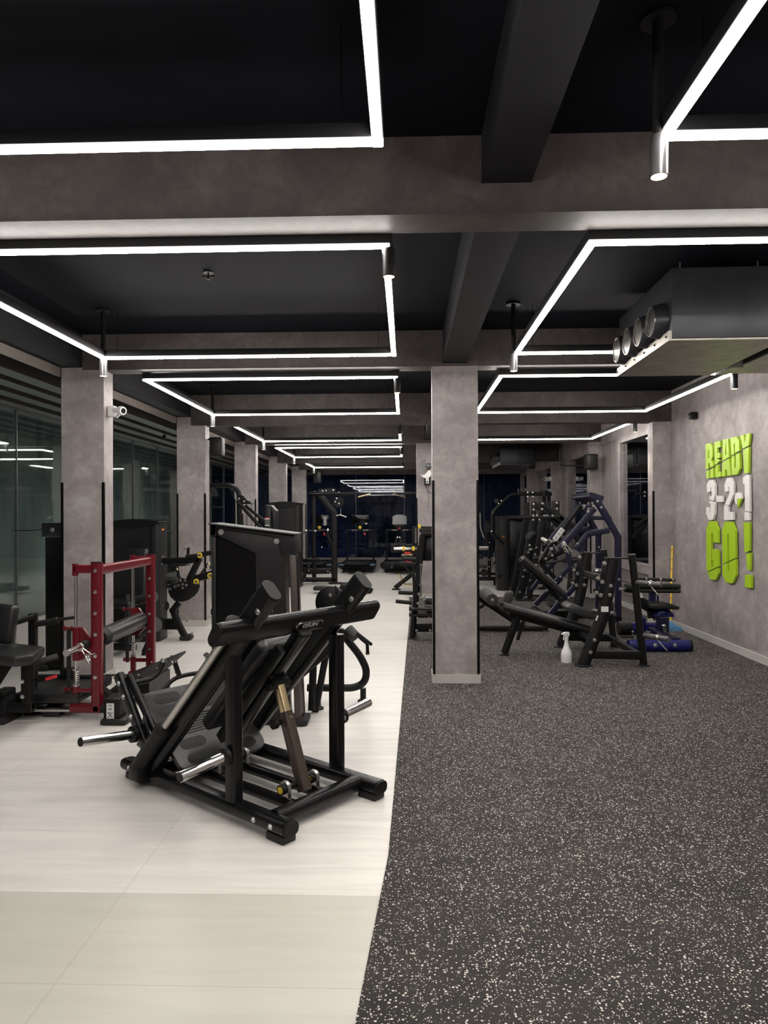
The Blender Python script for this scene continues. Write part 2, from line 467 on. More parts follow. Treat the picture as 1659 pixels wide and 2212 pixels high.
def outdoor_fill_lamp(name, label, loc_, col, power, mat='led'):  # added fill lamp that brightens what stands beyond the glass
    t = thing(name, label, 'outdoor light', loc_)
    MB().box((0,0,.05), (.12,.30,.10), bev=.01).out('fill_lamp_housing', 'matte', t)
    MB().box((0,0,.104), (.09,.26,.006)).out('fill_lamp_glass', mat, t)
    l = bpy.data.lights.new('lamp', 'AREA'); l.shape = 'RECTANGLE'; l.size = .1; l.size_y = .28; l.energy = power; l.color = col
    lo = bpy.data.objects.new('lamp', l); COL.objects.link(lo); lo.parent = t; lo.location = (0,0,.12); lo.rotation_euler = (R(180), R(25), 0)
    return t
for i, y in enumerate((5.5, 9.0, 12.5, 16.0)):
    outdoor_fill_lamp('fill_floodlight', 'added fill floodlight, unseen on the ground outside the left glass, under the sill', (-5.3,y,-.3), (.93,1,.98), 60)['group'] = 'added fill floodlights outside the left glass'  # added, hidden below the sill, to light the outer wall from underneath
t = outdoor_fill_lamp('fill_floodlight', 'added blue fill floodlight on the ground outside the back glass on the left', (-3.3,YB+1.6,-.3), (.22,.28,1), 6, 'blueglow')  # both blue lamps are added to bring a glow behind the back glass
t = outdoor_fill_lamp('fill_floodlight', 'added blue fill floodlight on the ground outside the back glass on the right', (1.9,YB+1.6,-.3), (.15,.35,1), 2, 'blueglow')
# ------------------------------------------------------------------ LED rectangles with corner spotlights
LZ = 2.76
def led_line(name, label, x0, x1, y0, y1, sides, group, cut=None):
    """one rectangular LED pendant: black channel with a lit diffuser on each side"""
    t = thing(name, label, 'ceiling light', ((x0+x1)/2, (y0+y1)/2, LZ), 0, group)
    ox, oy = (x0+x1)/2, (y0+y1)/2; hw = .019
    seg = {'n': ((x0,y0), (x1,y0)), 'f': ((x0,y1), (x1,y1)), 'l': ((x0,y0), (x0,y1)), 'r': ((x1,y0), (x1,y1))}
    if cut: seg['f'] = ((x0,y1), (cut[0],y1)); seg['r'] = ((x1,y0), (x1,cut[1]))   # the duct unit stands in the rest
    for s_ in sides:
        (a, c), (d, e) = seg[s_]
        p0 = V((a-ox, c-oy, 0)); p1 = V((d-ox, e-oy, 0)); dr = (p1-p0).normalized()
        MB().bar(p0-dr*hw+V((0,0,.034)), p1+dr*hw+V((0,0,.034)), .042, .05, r=.003).out('channel', 'matte', t)
        MB().bar(p0-dr*hw+V((0,0,-.002)), p1+dr*hw+V((0,0,.0)), .034, .015, r=.004).out('diffuser', 'led', t)
    for q in ((x0+.12,y0+.02), (x1-.12,y0+.02), (x0+.12,y1-.02), (x1-.12,y1-.02)):
        if cut and q[1] > cut[1] and q[0] > cut[0]: continue
        MB().cyl((q[0]-ox,q[1]-oy,.05), (q[0]-ox,q[1]-oy,CH-LZ-.002), .002, n=6).out('suspension_wire', 'dark', t)
    return t
def spot(t, x, y, zb=2.62, r=.03, power=SPOT, black=False):
    """corner spotlight of the light rectangle t, on its own stem"""
    ox, oy = t.location[0], t.location[1]; x -= ox; y -= oy; zb -= LZ
    o = MB().lathe([(r,.0), (r,.13), (r*.9,.135)], (x,y,zb)).out('corner_spotlight', 'greymetal' if not black else 'matte', t)
    MB().cyl((x,y,zb+.13), (x,y,CH-LZ-.014), r*.62, n=16).out('stem', 'matte', o)
    MB().lathe([(r*1.9,CH-LZ-.014), (r*1.9,CH-LZ-.002)], (x,y,0)).out('ceiling_rose', 'matte', o)
    MB().lathe([(r*.86,-.001), (r*.86,.004)], (x,y,zb)).out('lens', 'bulb', o)
    l = bpy.data.lights.new('spot_lamp', 'SPOT'); l.energy = power; l.color = (1,.9,.78); l.spot_size = R(80); l.spot_blend = .9; l.shadow_soft_size = .03
    lo = bpy.data.objects.new('spot_lamp', l); COL.objects.link(lo); lo.parent = t; lo.location = (x,y,zb-.012)
    return o
rects = [(.10,2.39), (3.32,5.57), (6.48,8.77), (9.78,11.93), (13.10,15.22), (16.3,18.5)]
ordn = ['nearest', 'second', 'third', 'fourth', 'fifth', 'farthest']
for i, (y0, y1) in enumerate(rects):
    t = led_line('light_rectangle', '%s white LED light rectangle hanging over the tiled aisle on the left' % ordn[i], -2.40, -.09, y0, y1, 'nflr', 'light rectangles over the tiled floor')
    if i: spot(t, -2.405, y1+.012); spot(t, -.075, y0+.01, black=True)
for i, (y0, y1) in enumerate(rects[:4]):
    x1 = 2.93 if i < 3 else 3.1
    t = led_line('light_rectangle', '%s white LED light rectangle hanging over the black rubber floor' % ordn[i], .87, x1, y0, y1, 'nflr', 'light rectangles over the rubber floor', (1.66, 4.46) if i == 1 else None)
    spot(t, .845, y1-.01)
    if i > 1: spot(t, x1+.02, y0-.02)
# @@OBJECTS

# ================================================================== machines
def loc(mb, t):
    """move geometry written in room coordinates into the frame of the thing t"""
    m = Matrix.Translation(t.location) @ Matrix.Rotation(t.rotation_euler[2], 4, 'Z')
    return mb.xf(m.inverted())
def partw(mb, name, mat, t, p=None): return loc(mb, t).out(name, mat, p or t)
def oval_bar(mb, p0, p1, wd, h, up=(0,0,1)): return mb.bar(p0, p1, wd, h, up, r=min(wd, h)*.48, n=6)
def peg(t, p0, p1, r=.025, mat='chrome', collar='satin', name='weight_peg'):
    p0, p1 = V(p0), V(p1); d = (p1-p0).normalized()
    o = MB().cyl(p0, p1, r, n=20).out(name, mat, t)
    MB().lathe([(r*1.1,0), (r*1.75,.004), (r*1.75,.026), (r*1.2,.032)], p0, d).out('collar', collar, o)
    MB().lathe([(r*.9,0), (r*.86,.004)], p1, d).out('end_cap', 'matte', o)
    return o
def grip(t, p0, p1, r=.016, cap='chrome', name='hand_grip'):
    p0, p1 = V(p0), V(p1); d = (p1-p0).normalized(); L = (p1-p0).length
    o = MB().tube([p0+d*.02, p1-d*.02], r, 14).out(name, 'rubber', t)
    MB().cyl(p0, p0+d*.02, r*1.12).cyl(p1-d*.02, p1, r*1.12).out('chrome_ring', cap, o)
    return o

# ---- the big plate-loaded hack squat in the foreground
t = thing('hack_squat_machine', 'large black plate-loaded hack squat machine standing alone in the foreground on pale tiles', 'exercise machine', (-.591,3.228,0), 52)
for x in (.045, .685):
    r_ = MB().bar((x,-.03,.068), (x,1.34,.068), .09, .064, r=.022).out('base_rail', 'black', t)
    MB().bar((x,-.046,.068), (x,-.028,.068), .086, .060, r=.024).bar((x,1.338,.068), (x,1.356,.068), .086, .060, r=.024).out('end_cap', 'matte', r_)
    MB().box((x,.03,.019), (.082,.12,.036), bev=.006).box((x,1.24,.019), (.082,.13,.036), bev=.006).out('rubber_foot', 'rubber', r_)
    s = -1 if x < .3 else 1
    MB().bolts([(x+s*.045,.05,.068), (x+s*.045,.17,.068), (x+s*.045,1.26,.068)], (s,0,0), .011).out('bolt', 'zinc', r_)
MB().bar((.07,.10,.07), (.66,.10,.07), .085, .075, r=.03).out('cross_rail', 'black', t)
MB().bar((.07,1.10,.07), (.66,1.10,.07), .085, .075, r=.03).box((.06,1.1,.075), (.02,.15,.13)).box((.67,1.1,.075), (.02,.15,.13)).out('cross_rail', 'black', t)
for x in (.262, .462): oval_bar(MB(), (x,.12,.052), (x,1.12,.052), .06, .055).out('inner_rail', 'black', t)
for x in (.262, .462):
    for y in (.235, .80):
        o = MB().prism([(-.034,-.03), (.034,-.03), (.024,0), (.034,.012), (.028,.04), (.012,.052), (-.012,.052), (-.028,.04), (-.034,.012), (-.024,0)], (x,y,.108), (0,1,0), (0,0,1), .022, .002).out('bearing_block', 'steel', t)
        MB().cyl((x-.036,y,.122), (x-.012,y,.122), .026).out('bearing', 'matte', o)
        MB().cyl((x-.0375,y,.122), (x-.036,y,.122), .018).out('yellow_cap', 'yellow', o)
MB().cyl((.27,.235,.122), (.455,.235,.122), .017).out('axle', 'satin', t)
MB().cyl((.27,.80,.122), (.455,.80,.122), .017).out('axle', 'satin', t)
# telescopic strut under the back rest
a, c = V((.362,.20,.09)), V((.362,.345,.47))
o = MB().bar(a, c, .062, .062, (0,1,0), r=.014).out('strut', plain('bronze_black_enamel', (.05,.035,.028), .3), t)
MB().bar(c, (.362,.395,.60), .05, .05, (0,1,0), r=.01).out('inner_tube', 'gold', o)
MB().cyl((.362,.30,.44), (.362,.312,.445), .012).out('pin', 'gold', o)
MB().box((.362,.405,.622), (.11,.07,.05), rot=(V((1,0,0)), V((0,-.35,1))), bev=.008).cyl((.29,.40,.60), (.435,.40,.60), .022).cyl((.30,.41,.645), (.425,.41,.645), .016).out('pivot_bracket', 'matte', o)
MB().lathe([(.012,0), (.012,.03), (.026,.032), (.026,.055), (.02,.058)], (.33,.345,.42), (-1,0,0), 16).out('adjusting_knob', 'matte', o)
# inclined beams with their end caps, guide rods and stops
sl = V((0,-.695,.719)); nrm = V((0,.719,.695))
for x in (.04, .69):
    p0 = V((x,1.14,.06)); p1 = V((x,.09,1.145))
    o = oval_bar(MB(), p0, p1, .075, .125, nrm).out('inclined_beam', 'black', t)
    oval_bar(MB(), p1-sl*.002, p1+sl*.014, .073, .12, nrm).out('end_cap', 'matte', o)
    s = -1 if x < .3 else 1
    MB().bolts([(x+s*.038,.135,1.05)], (s,0,0), .013).bolts([(x-s*.038,.135,1.05)], (-s,0,0), .013).out('bolt', 'zinc', o)
    xo = x+s*.068; q = V((xo,1.09,.10)) 
    rod = MB().cyl(q+sl*.33+nrm*.03, V((xo,.27,.94))+nrm*.03, .021).out('guide_rod', 'steel', t)
    MB().cyl(q+nrm*.03, q+sl*.335+nrm*.03, .042).lathe([(.042,0), (.048,.01), (.046,.03), (.028,.05)], q+sl*.32+nrm*.03, sl).out('bumper_sleeve', 'matte', rod)
    MB().lathe([(.03,0), (.05,.01), (.05,.06), (.04,.07)], V((xo,.27,.94))+nrm*.03-sl*.02, sl).out('upper_stop', 'matte', rod)
    MB().box((xo,1.11,.09), (.075,.10,.09), bev=.012).out('rod_socket', 'satin', rod)
    MB().bar((x,.365 if x < .3 else .285,.10), (x,.365 if x < .3 else .285,.84), .068, .078, (0,1,0), r=.02).out('post', 'black', t)
# top cross beam
o = oval_bar(MB(), (-.17,.225,.955), (.93,.225,.955), .062, .125, (0,-.55,.83)).out('cross_beam', 'black', t)
for x, d in ((-.17,-1), (.93,1)):
    oval_bar(MB(), (x,.225,.955), (x+d*.012,.225,.955), .06, .12, (0,-.55,.83)).out('end_cap', 'matte', o)
u2 = V((0,-.55,.83)).normalized(); n2 = V((0,-.83,-.55)).normalized()
m = Matrix((V((1,0,0)), u2, V((1,0,0)).cross(u2))).transposed()
cc = V((.40,.225,.955)) + n2*.0325
b = MB(); b.prism(oval(.19,.048,6), cc, (1,0,0), u2, .008, .002); b.out('badge', 'chrome', o)
b = MB(); b.prism(oval(.17,.034,6), cc+n2*.0045, (1,0,0), u2, .002); b.out('badge_face', 'dark', o)
def text(body, size, origin, xdir, ydir, mat, name, parent, extr=.001, font_bold=False, spacing=1.0, sx=1.0):
    """lettering turned into a real mesh"""
    cu = bpy.data.curves.new('tmp', 'FONT'); cu.body = body; cu.size = size; cu.extrude = extr; cu.align_x = 'CENTER'; cu.align_y = 'CENTER'
    cu.space_character = spacing
    if font_bold: cu.offset = size*.02
    to = bpy.data.objects.new('tmp', cu); COL.objects.link(to)
    dg = bpy.context.evaluated_depsgraph_get(); dg.update()
    me = bpy.data.meshes.new_from_object(to.evaluated_get(dg))
    bpy.data.objects.remove(to)
    x = V(xdir).normalized(); y = V(ydir).normalized(); z = x.cross(y)
    mt = Matrix((x*sx, y, z)).transposed().to_4x4(); mt.translation = V(origin)
    me.transform(mt); me.materials.clear(); me.materials.append(M[mat]); me.name = name
    ob = bpy.data.objects.new(name, me); COL.objects.link(ob); ob.parent = parent; return ob
text('GEUIN', .034, cc+n2*.006, (1,0,0), u2, 'sticker', 'badge_lettering', o, .0006, sx=1.1)
# weight pegs
peg(t, (.0,.365,.33), (-.27,.365,.30), .026)
peg(t, (.73,.30,.37), (.98,.30,.40), .026)
peg(t, (.0,1.19,.275), (-.33,1.17,.315), .026)
MB().bolts([(.69+.035,.26,.37)], (0,-1,0), .012).out('bolt', 'zinc', t)
# foot plate with raised ribs
pu = V((0,.40,.335)).normalized(); pn = V((1,0,0)).cross(pu)
pc = V((.365,1.05,.285))
o = MB().prism(oval(.60,.56,4,.07), pc, (1,0,0), pu, .03, .006).out('foot_plate', plain('worn_tread_rubber', (.022,.022,.023), .36, var=.3, scale=14, spec=.5), t)
b = MB()
for sx_ in (-1, 1):
    for v_, w_ in ((.215,.17), (-.215,.17), (-.115,.17), (.125,.21)):
        for q in range(3): b.prism(oval(w_-.03*q,.066-.02*q,5), pc+V((1,0,0))*sx_*.15+pu*v_+pn*(.016+.0012*q), (1,0,0), pu, .003)
for q in range(8): b.bar(pc-V((1,0,0))*.26+pu*(-.05+.016*q)+pn*.016, pc+V((1,0,0))*.26+pu*(-.05+.016*q)+pn*.016, .006, .005, pn)
b.out('tread_ribs', 'satin', o)
MB().prism(oval(.52,.50,4,.03), pc-pn*.035, (1,0,0), pu, .04).out('backing_frame', 'satin', o)
# side plates carrying the rear pegs and the handle bar
for x in (.03, .70):
    b = MB(); b.bar((x,1.05,.10), (x,1.42,.57), .04, .07, (0,.8,-.6), r=.012); b.bar((x+(.03 if x < .3 else -.03),1.02,.22), (x+(.03 if x < .3 else -.03),1.36,.57), .03, .045, (0,.8,-.6), r=.01)
    b.prism([(0,0), (.2,.04), (.13,.22)], (x,1.02,.16), (0,1,0), (0,0,1), .012)
    o = b.out('side_frame', 'black', t)
    s = -1 if x < .3 else 1
    MB().bolts([(x+s*.021,1.33,.46), (x+s*.021,1.25,.36), (x+s*.021,1.38,.53)], (s,0,0), .012).out('bolt', 'zinc', o)
b = MB()
b.tube([(.09,1.40,.42), (.25,1.40,.415), (.31,1.40,.43), (.39,1.40,.487), (.47,1.40,.494), (.66,1.40,.487)], .0135, 12, bend=.05)
b.tube([(.09,1.38,.515), (.225,1.40,.51), (.28,1.40,.54), (.315,1.40,.605)], .0165, 12, bend=.05)
o = b.out('handle_bar', 'satin', t)
MB().cyl((.313,1.40,.598), (.322,1.40,.618), .019).out('chrome_end', 'chrome', o)
grip(o, (.425,1.40,.505), (.380,1.385,.612)); grip(o, (.24,1.385,.40), (.36,1.30,.335)); grip(o, (.68,1.40,.51), (.62,1.385,.605))
# sled: back pad, centre beam, shoulder rollers
o = MB().bar((.365,.80,.235), (.365,.215,.90), .085, .07, nrm, r=.02).out('sled_beam', 'black', t)
MB().bar((.365,.212,.903), (.365,.202,.914), .083, .068, nrm, r=.02).out('end_cap', 'matte', o)
MB().prism([(-.15,-.36), (.15,-.36), (.15,.30), (.12,.34), (-.12,.34), (-.15,.30)], V((.33,.50,.545))+nrm*.085, (1,0,0), sl, .075, .02).out('back_pad', 'vinyl', t)
MB().bolts([(.24,.28,.80), (.24,.62,.42)], (-1,0,0), .012).bar((.245,.74,.28), (.245,.25,.83), .03, .06, nrm).out('sled_side', 'satin', t)

# ---- leg extension machine with a tall weight housing, behind it
t = thing('leg_curl_machine', 'black leg machine with tall smoked weight housing, right behind the foreground hack squat', 'exercise machine', (-1.08,5.2,0))
bx = lambda *a: MB().span(*a)
b = MB(); yy = 5.08
hull = [(-1.395,0), (-.745,0), (-.785,1.22), (-.79,1.36), (-1.395,1.445)]
b.prism([(-1.37,.0), (-.86,.0), (-.885,1.33), (-1.0,1.355), (-1.37,1.40)], (0,yy+.12,0), (1,0,0), (0,0,1), .20)
b.prism([(-.80,.0), (-.745,.0), (-.79,1.22), (-.83,1.22)], (0,yy+.06,0), (1,0,0), (0,0,1), .15, .008)
partw(b, 'housing', 'dark', t)
b = MB(); b.prism([(-.885,1.23), (-.785,1.235), (-.79,1.365), (-1.39,1.445), (-1.40,1.36), (-1.36,1.355), (-1.36,1.42), (-.95,1.36), (-.90,1.34)], (0,yy+.10,0), (1,0,0), (0,0,1), .30, .004)
b.prism([(-1.40,1.36), (-1.355,1.36), (-1.355,1.445), (-1.40,1.45)], (0,yy-.02,0), (1,0,0), (0,0,1), .06, .004)
b.prism([(-1.40,1.452), (-.785,1.372), (-.785,1.362), (-1.40,1.44)], (0,yy+.09,0), (1,0,0), (0,0,1), .36, .003)
partw(b, 'top_cover', 'graphite', t)
b = MB(); b.prism([(-1.355,1.36), (-1.355,1.425), (-.93,1.365), (-.895,1.345), (-.878,1.30), (-.835,.35), (-.83,.02), (-1.07,.02), (-1.073,1.235)], (0,yy-.025,0), (1,0,0), (0,0,1), .015, .002)
b.prism([(-1.397,0), (-1.365,0), (-1.365,1.36), (-1.397,1.36)], (0,yy,0), (1,0,0), (0,0,1), .05, .003)
partw(b, 'front_panel', 'graphite', t)
partw(MB().prism([(-.80,.0), (-.748,.0), (-.79,1.22), (-.835,1.22)], (0,yy-.02,0), (1,0,0), (0,0,1), .03, .008), 'corner_post', plain('bronze_enamel', (.055,.042,.036), .35), t)
o = partw(MB().prism([(-1.36,.05), (-1.08,.05), (-1.08,1.235), (-1.36,1.35)], (0,yy-.012,0), (1,0,0), (0,0,1), .004), 'smoked_window', 'screen', t)
partw(MB().bolts([(-1.325,yy-.032,1.385), (-.925,yy-.032,1.318)], (0,-1,0), .016), 'bolt', 'zinc', t)
partw(MB().box((-.785,5.12,.03), (.16,.19,.05), bev=.018).box((-1.37,5.12,.03), (.09,.19,.05), bev=.018), 'rubber_foot', 'rubber', t)
# cam cover
b = MB(); pts = []
for k in range(15):
    a_ = R(60+180*k/14); pts.append((.118*math.cos(a_), .118*math.sin(a_)*1.1))
b.prism([(.05,.122)] + pts + [(-.02,-.15), (.07,-.12), (.075,-.05), (.045,0)], (-.60,5.60,.815), (1,0,0), (0,0,1), .05, .006)
o = partw(b, 'cam_cover', 'satin', t)
partw(MB().prism([(.05,.125), (.19,-.03), (.16,-.13), (.07,-.12), (.075,-.05), (.045,0)], (-.60,5.62,.815), (1,0,0), (0,0,1), .06, .006), 'cam_side', 'graphite', t, o)
partw(MB().cyl((-.545,5.57,.775), (-.545,5.55,.775), .03), 'pivot_boss', 'matte', t, o)
partw(MB().cyl((-.52,5.6,.56), (-.52,5.54,.56), .055), 'pivot_boss', 'matte', t, o)
partw(MB().bolts([(-.60,5.573,.875), (-.535,5.56,.56)], (0,-1,0), .012), 'bolt', 'zinc', t, o)
# frame tubes, arms and seat
b = MB(); b.tube([(-.80,5.7,.115), (-.42,5.7,.115), (-.335,5.7,.16), (-.32,5.7,.26), (-.375,5.7,.375), (-.50,5.7,.53)], .030, 14, bend=.09)
b.cyl((-.352,5.72,.11), (-.352,5.72,.03), .024).cyl((-.69,5.5,.11), (-.69,5.5,.03), .024)
b.bar((-.80,5.3,.33), (-.56,5.5,.52), .05, .10, r=.02); b.bar((-.72,5.36,.03), (-.70,5.44,.78), .05, .07, (0,1,0))
b.bar((-.70,5.42,.0), (-.62,5.5,.45), .05, .06, (0,1,0))
b.bar((-.56,5.55,.56), (-.58,5.6,.80), .05, .07, (0,1,0))
partw(b, 'frame', 'satin', t)
partw(MB().lathe([(.02,.03), (.03,.02), (.045,.012), (.045,0)], (-.352,5.72,0)).lathe([(.02,.03), (.03,.02), (.045,.012), (.045,0)], (-.69,5.5,0)), 'levelling_foot', 'matte', t)
b = MB(); b.cyl((-.46,5.6,.60), (-.40,5.56,.545), .045)
partw(b, 'roller', 'foam', t)
partw(MB().tube([(-.405,5.6,.575), (-.345,5.6,.515), (-.31,5.6,.49), (-.308,5.6,.42)], .013, bend=.03).cyl((-.308,5.6,.425), (-.308,5.6,.405), .015), 'lever_handle', 'satin', t)
partw(MB().tube([(-.395,5.55,.585), (-.28,5.55,.495)], .013).ball((-.28,5.55,.495), .014), 'lever_handle', 'satin', t)
partw(MB().cyl((-.42,5.6,.59), (-.405,5.6,.575), .018).cyl((-.308,5.6,.412), (-.308,5.6,.402), .016), 'chrome_ring', 'chrome', t)
partw(MB().box((-.98,5.62,.52), (.38,.40,.08), bev=.025, seg=3), 'seat', 'vinyl', t)
partw(MB().box((-1.17,5.66,.80), (.09,.36,.52), bev=.025, seg=3), 'backrest', 'vinyl', t)

# ---- red hip thrust machine
t = thing('hip_thrust_machine', 'dark red and black hip thrust machine with padded seat, chrome guide rods and thick roller', 'exercise machine', (-2.4,5.5,0))
UX, NY, FY = -2.305, 5.23, 6.34
for y in (NY, FY):
    o = partw(MB().bar((UX,y,.05), (UX,y,1.155), .078, .07, (0,1,0), r=.02), 'red_upright', 'red', t)
    s = -1
    bb = MB()
    for q in range(6): bb.bolts([(UX,y-.036,1.10-.158*q)], (0,-1,0), .011)
    partw(bb, 'bolt', 'zinc', t, o)
    partw(MB().span((UX-.036,y-.032,1.155), (UX+.036,y+.032,1.163)), 'end_cap', 'matte', t, o)
    b = MB().bar((-2.47,y,1.11), (UX-.03,y,1.11), .035, .06, r=.008).bar((-2.47,y,1.15), (-2.47,y,1.06), .04, .035, (0,1,0), r=.012)
    b.bar((-2.50,y,.075), (UX+.035,y,.075), .07, .065, r=.015).bar((-2.465,y,.08), (-2.465,y,.235), .045, .045, (0,1,0), r=.01).bar((-2.465,y,.205), (UX,y,.205), .035, .03, r=.006)
    b.cyl((-2.50,y,.21), (-2.555,y,.21), .010).lathe([(.019,0), (.019,.006), (.010,.012)], (-2.545,y,.21), (-1,0,0)).lathe([(.019,0), (.019,.006), (.010,.012)], (-2.50,y,.21), (-1,0,0))
    partw(b, 'red_bracket', 'red', t)
    o = partw(MB().cyl((-2.465,y,.24), (-2.465,y,1.09), .0125, n=14), 'guide_rod', 'chrome', t)
    b = MB(); pts = [( -2.465+.021*math.cos(k*.7), y+.021*math.sin(k*.7), .25+.0018*k) for k in range(60)]
    b.tube(pts, .0032, 6); partw(b, 'spring', 'steel', t, o)
    partw(MB().lathe([(.026,0), (.026,.008)], (-2.465,y,.355)).lathe([(.026,0), (.026,.008)], (-2.465,y,.238)), 'washer', 'chrome', t, o)
    # sliding carriage
    b = MB().bar((-2.458,y,.43), (-2.458,y,.675), .052, .052, (0,1,0), r=.01)
    b.prism([(0,.12), (.03,.12), (.10,.02), (.10,-.04), (.03,-.12), (0,-.12)], (-2.44,y,.555), (1,0,0), (0,0,1), .03)
    b.cyl((-2.48,y,.665), (-2.56,y,.665), .009).lathe([(.019,0), (.019,.006), (.010,.012)], (-2.55,y,.665), (-1,0,0)).lathe([(.019,0), (.019,.006), (.010,.012)], (-2.495,y,.665), (-1,0,0))
    partw(b, 'carriage', 'red', t)
    partw(MB().span((-2.535,y-.004,.185), (-2.505,y+.004,.675)), 'elastic_strap', 'rubber', t)
partw(MB().bar((UX,NY+.03,1.10), (UX,FY-.03,1.10), .05, .075, r=.015), 'red_crossbar', 'red', t)
# pad roller and bar ends
A, B_ = V((-2.38,NY-.13,.550)), V((-2.38,FY+.10,.575)); d = (B_-A).normalized()
o = partw(MB().cyl(A+d*.42, B_-d*.16, .072, n=28), 'roller_pad', 'vinyl', t)
partw(MB().cyl(A+d*.35, A+d*.42, .055, .072).cyl(B_-d*.16, B_-d*.10, .072, .055), 'roller_end', 'rubber', t, o)
partw(MB().cyl(A+d*.12, A+d*.34, .040).cyl(B_-d*.1, B_-d*.02, .040), 'bar_hub', 'red', t)
partw(MB().cyl(A+d*.04, A+d*.12, .034), 'rubber_ring', 'rubber', t)
o = partw(MB().cyl(A-d*.20, A+d*.05, .025).cyl(B_-d*.02, B_+d*.15, .025), 'bar_sleeve', 'chrome', t)
b = MB(); b.lathe([(.031,0), (.033,.006), (.031,.014)], A, d)
b.tube([A+V((.02,0,-.02)), A+V((.07,-.01,-.10)), A+V((.085,-.015,-.125)), A+V((.08,-.01,-.09)), A+V((.05,0,-.05))], .0035, 6)
b.tube([A+V((.03,0,-.01)), A+V((.10,-.01,-.05)), A+V((.115,0,-.04))], .0035, 6)
partw(b, 'spring_collar', 'chrome', t, o)
# chrome floor rails, end feet
for y in (NY, FY):
    partw(MB().cyl((-3.05,y,.062), (-2.50,y,.062), .019).cyl((UX+.03,y,.062), (-2.17,y,.062), .019), 'floor_rail', 'chrome', t)
    partw(MB().cyl((UX+.035,y,.07), (-2.20,y,.07), .032), 'rail_bellows', 'rubber', t)
o = partw(MB().box((-2.13,5.16,.10), (.12,.20,.17), bev=.012), 'end_block', 'matte', t)
partw(MB().box((-2.11,5.16,.022), (.19,.26,.044), bev=.018), 'rubber_foot', 'rubber', t, o)
st = partw(MB().span((-2.162,5.055,.045), (-2.108,5.058,.155)), 'certification_label', 'sticker', t, o)
b = MB()
def arc(cx, cz, r, a0, a1, w_, y=5.054):
    k = 12; out = [(cx+(r)*math.cos(R(a0+(a1-a0)*i/k)), cz+r*math.sin(R(a0+(a1-a0)*i/k))) for i in range(k+1)] + [(cx+(r-w_)*math.cos(R(a1-(a1-a0)*i/k)), cz+(r-w_)*math.sin(R(a1-(a1-a0)*i/k))) for i in range(k+1)]
    b.prism(out, (0,y,0), (1,0,0), (0,0,1), .001)
arc(-2.135,.133,.013,0,180,.004); arc(-2.135,.108,.013,0,180,.004)
b.span((-2.137,5.0535,.108), (-2.133,5.0545,.120))
for a_, c_ in (((-2.153,.052), (-2.117,.090)), ((-2.117,.052), (-2.153,.090))):
    b.bar((a_[0],5.054,a_[1]), (c_[0],5.054,c_[1]), .001, .004, (1,0,0))
b.bar((-2.150,5.054,.088), (-2.128,5.054,.088), .001, .004, (0,0,1))
partw(b, 'certification_marks', 'dark', t, o)
partw(MB().box((-2.96,5.16,.10), (.13,.22,.15), bev=.015).box((-3.0,5.2,.18), (.10,.18,.08), bev=.015), 'end_block', 'matte', t)
partw(MB().box((-2.97,5.16,.03), (.15,.26,.06), bev=.018), 'rubber_foot', 'rubber', t)
# foot platform on the right
b = MB(); n_ = V((-.42,-.30,.86)).normalized()
b.prism([(-.27,-.22), (.24,-.30), (.30,.22), (-.2,.28)], (-2.19,5.86,.185), (1,.1,.42), (0,1,.12), .022, .004)
o = partw(b, 'foot_platform', 'rubber', t)
partw(MB().prism([(-2.42,.04), (-2.06,.04), (-2.06,.21), (-2.12,.22)], (0,5.62,0), (1,0,0), (0,0,1), .02).prism([(-2.25,.04), (-2.06,.04), (-2.06,.25), (-2.10,.25)], (0,6.05,0), (1,0,0), (0,0,1), .02).span((-2.10,5.60,.0), (-2.05,6.1,.18)), 'platform_frame', 'satin', t)
partw(MB().bar((-2.2,5.25,.13), (-2.42,5.55,.14), .05, .07), 'platform_arm', 'satin', t)
bb = MB(); bb.bolts([(-2.30,5.68,.16), (-2.16,5.66,.22), (-2.0,5.64,.28), (-2.02,6.05,.30), (-2.2,6.06,.24)], n_, .008); partw(bb, 'bolt', 'zinc', t, o)
# base box, seat and back pad on the left
partw(MB().box((-2.68,5.50,.15), (.50,.62,.075), bev=.02).box((-2.66,5.3,.04), (.12,.12,.08), bev=.01), 'back_board', 'vinyl', t)
partw(MB().bar((-3.1,5.72,.18), (-2.55,5.72,.18), .07, .06).box((-2.75,5.72,.22), (.12,.12,.10), bev=.02).bar((-3.1,5.4,.10), (-2.6,5.4,.10), .09, .07), 'base_frame', 'satin', t)

# ---- black bench machine cut by the left frame edge
# (the seat end of the same red machine)
partw(MB().prism([(-.30,-.20), (.20,-.20), (.27,-.10), (.20,.20), (-.30,.22)], (-2.86,4.96,.53), (1,0,-.10), (0,1,0), .075, .022), 'seat', 'vinyl', t)
partw(MB().box((-2.93,5.06,.73), (.20,.09,.28), rot=(V((1,0,-.1)), V((-.05,.1,1))), bev=.03, seg=3), 'backrest', 'vinyl', t)
b = MB().bar((-2.76,5.10,.10), (-2.76,5.10,.52), .08, .07, (0,1,0)).bar((-2.86,5.36,.12), (-2.86,5.36,.76), .06, .05, (0,1,0)).bar((-2.84,5.34,.74), (-2.95,5.1,.70), .03, .04)
b.bar((-3.2,5.10,.11), (-2.72,5.10,.11), .08, .06).bar((-2.86,5.4,.09), (-3.1,4.8,.09), .07, .06).box((-3.15,4.9,.03), (.2,.1,.06), bev=.01).box((-2.86,5.36,.05), (.10,.12,.10), bev=.01)
b.prism([(-3.15,.10), (-3.05,.10), (-2.80,.48), (-3.0,.48)], (0,5.0,0), (1,0,0), (0,0,1), .05)
partw(b, 'frame', 'satin', t)
partw(MB().cyl((-2.76,5.15,.42), (-2.60,5.22,.46), .022), 'side_roller', 'foam', t)
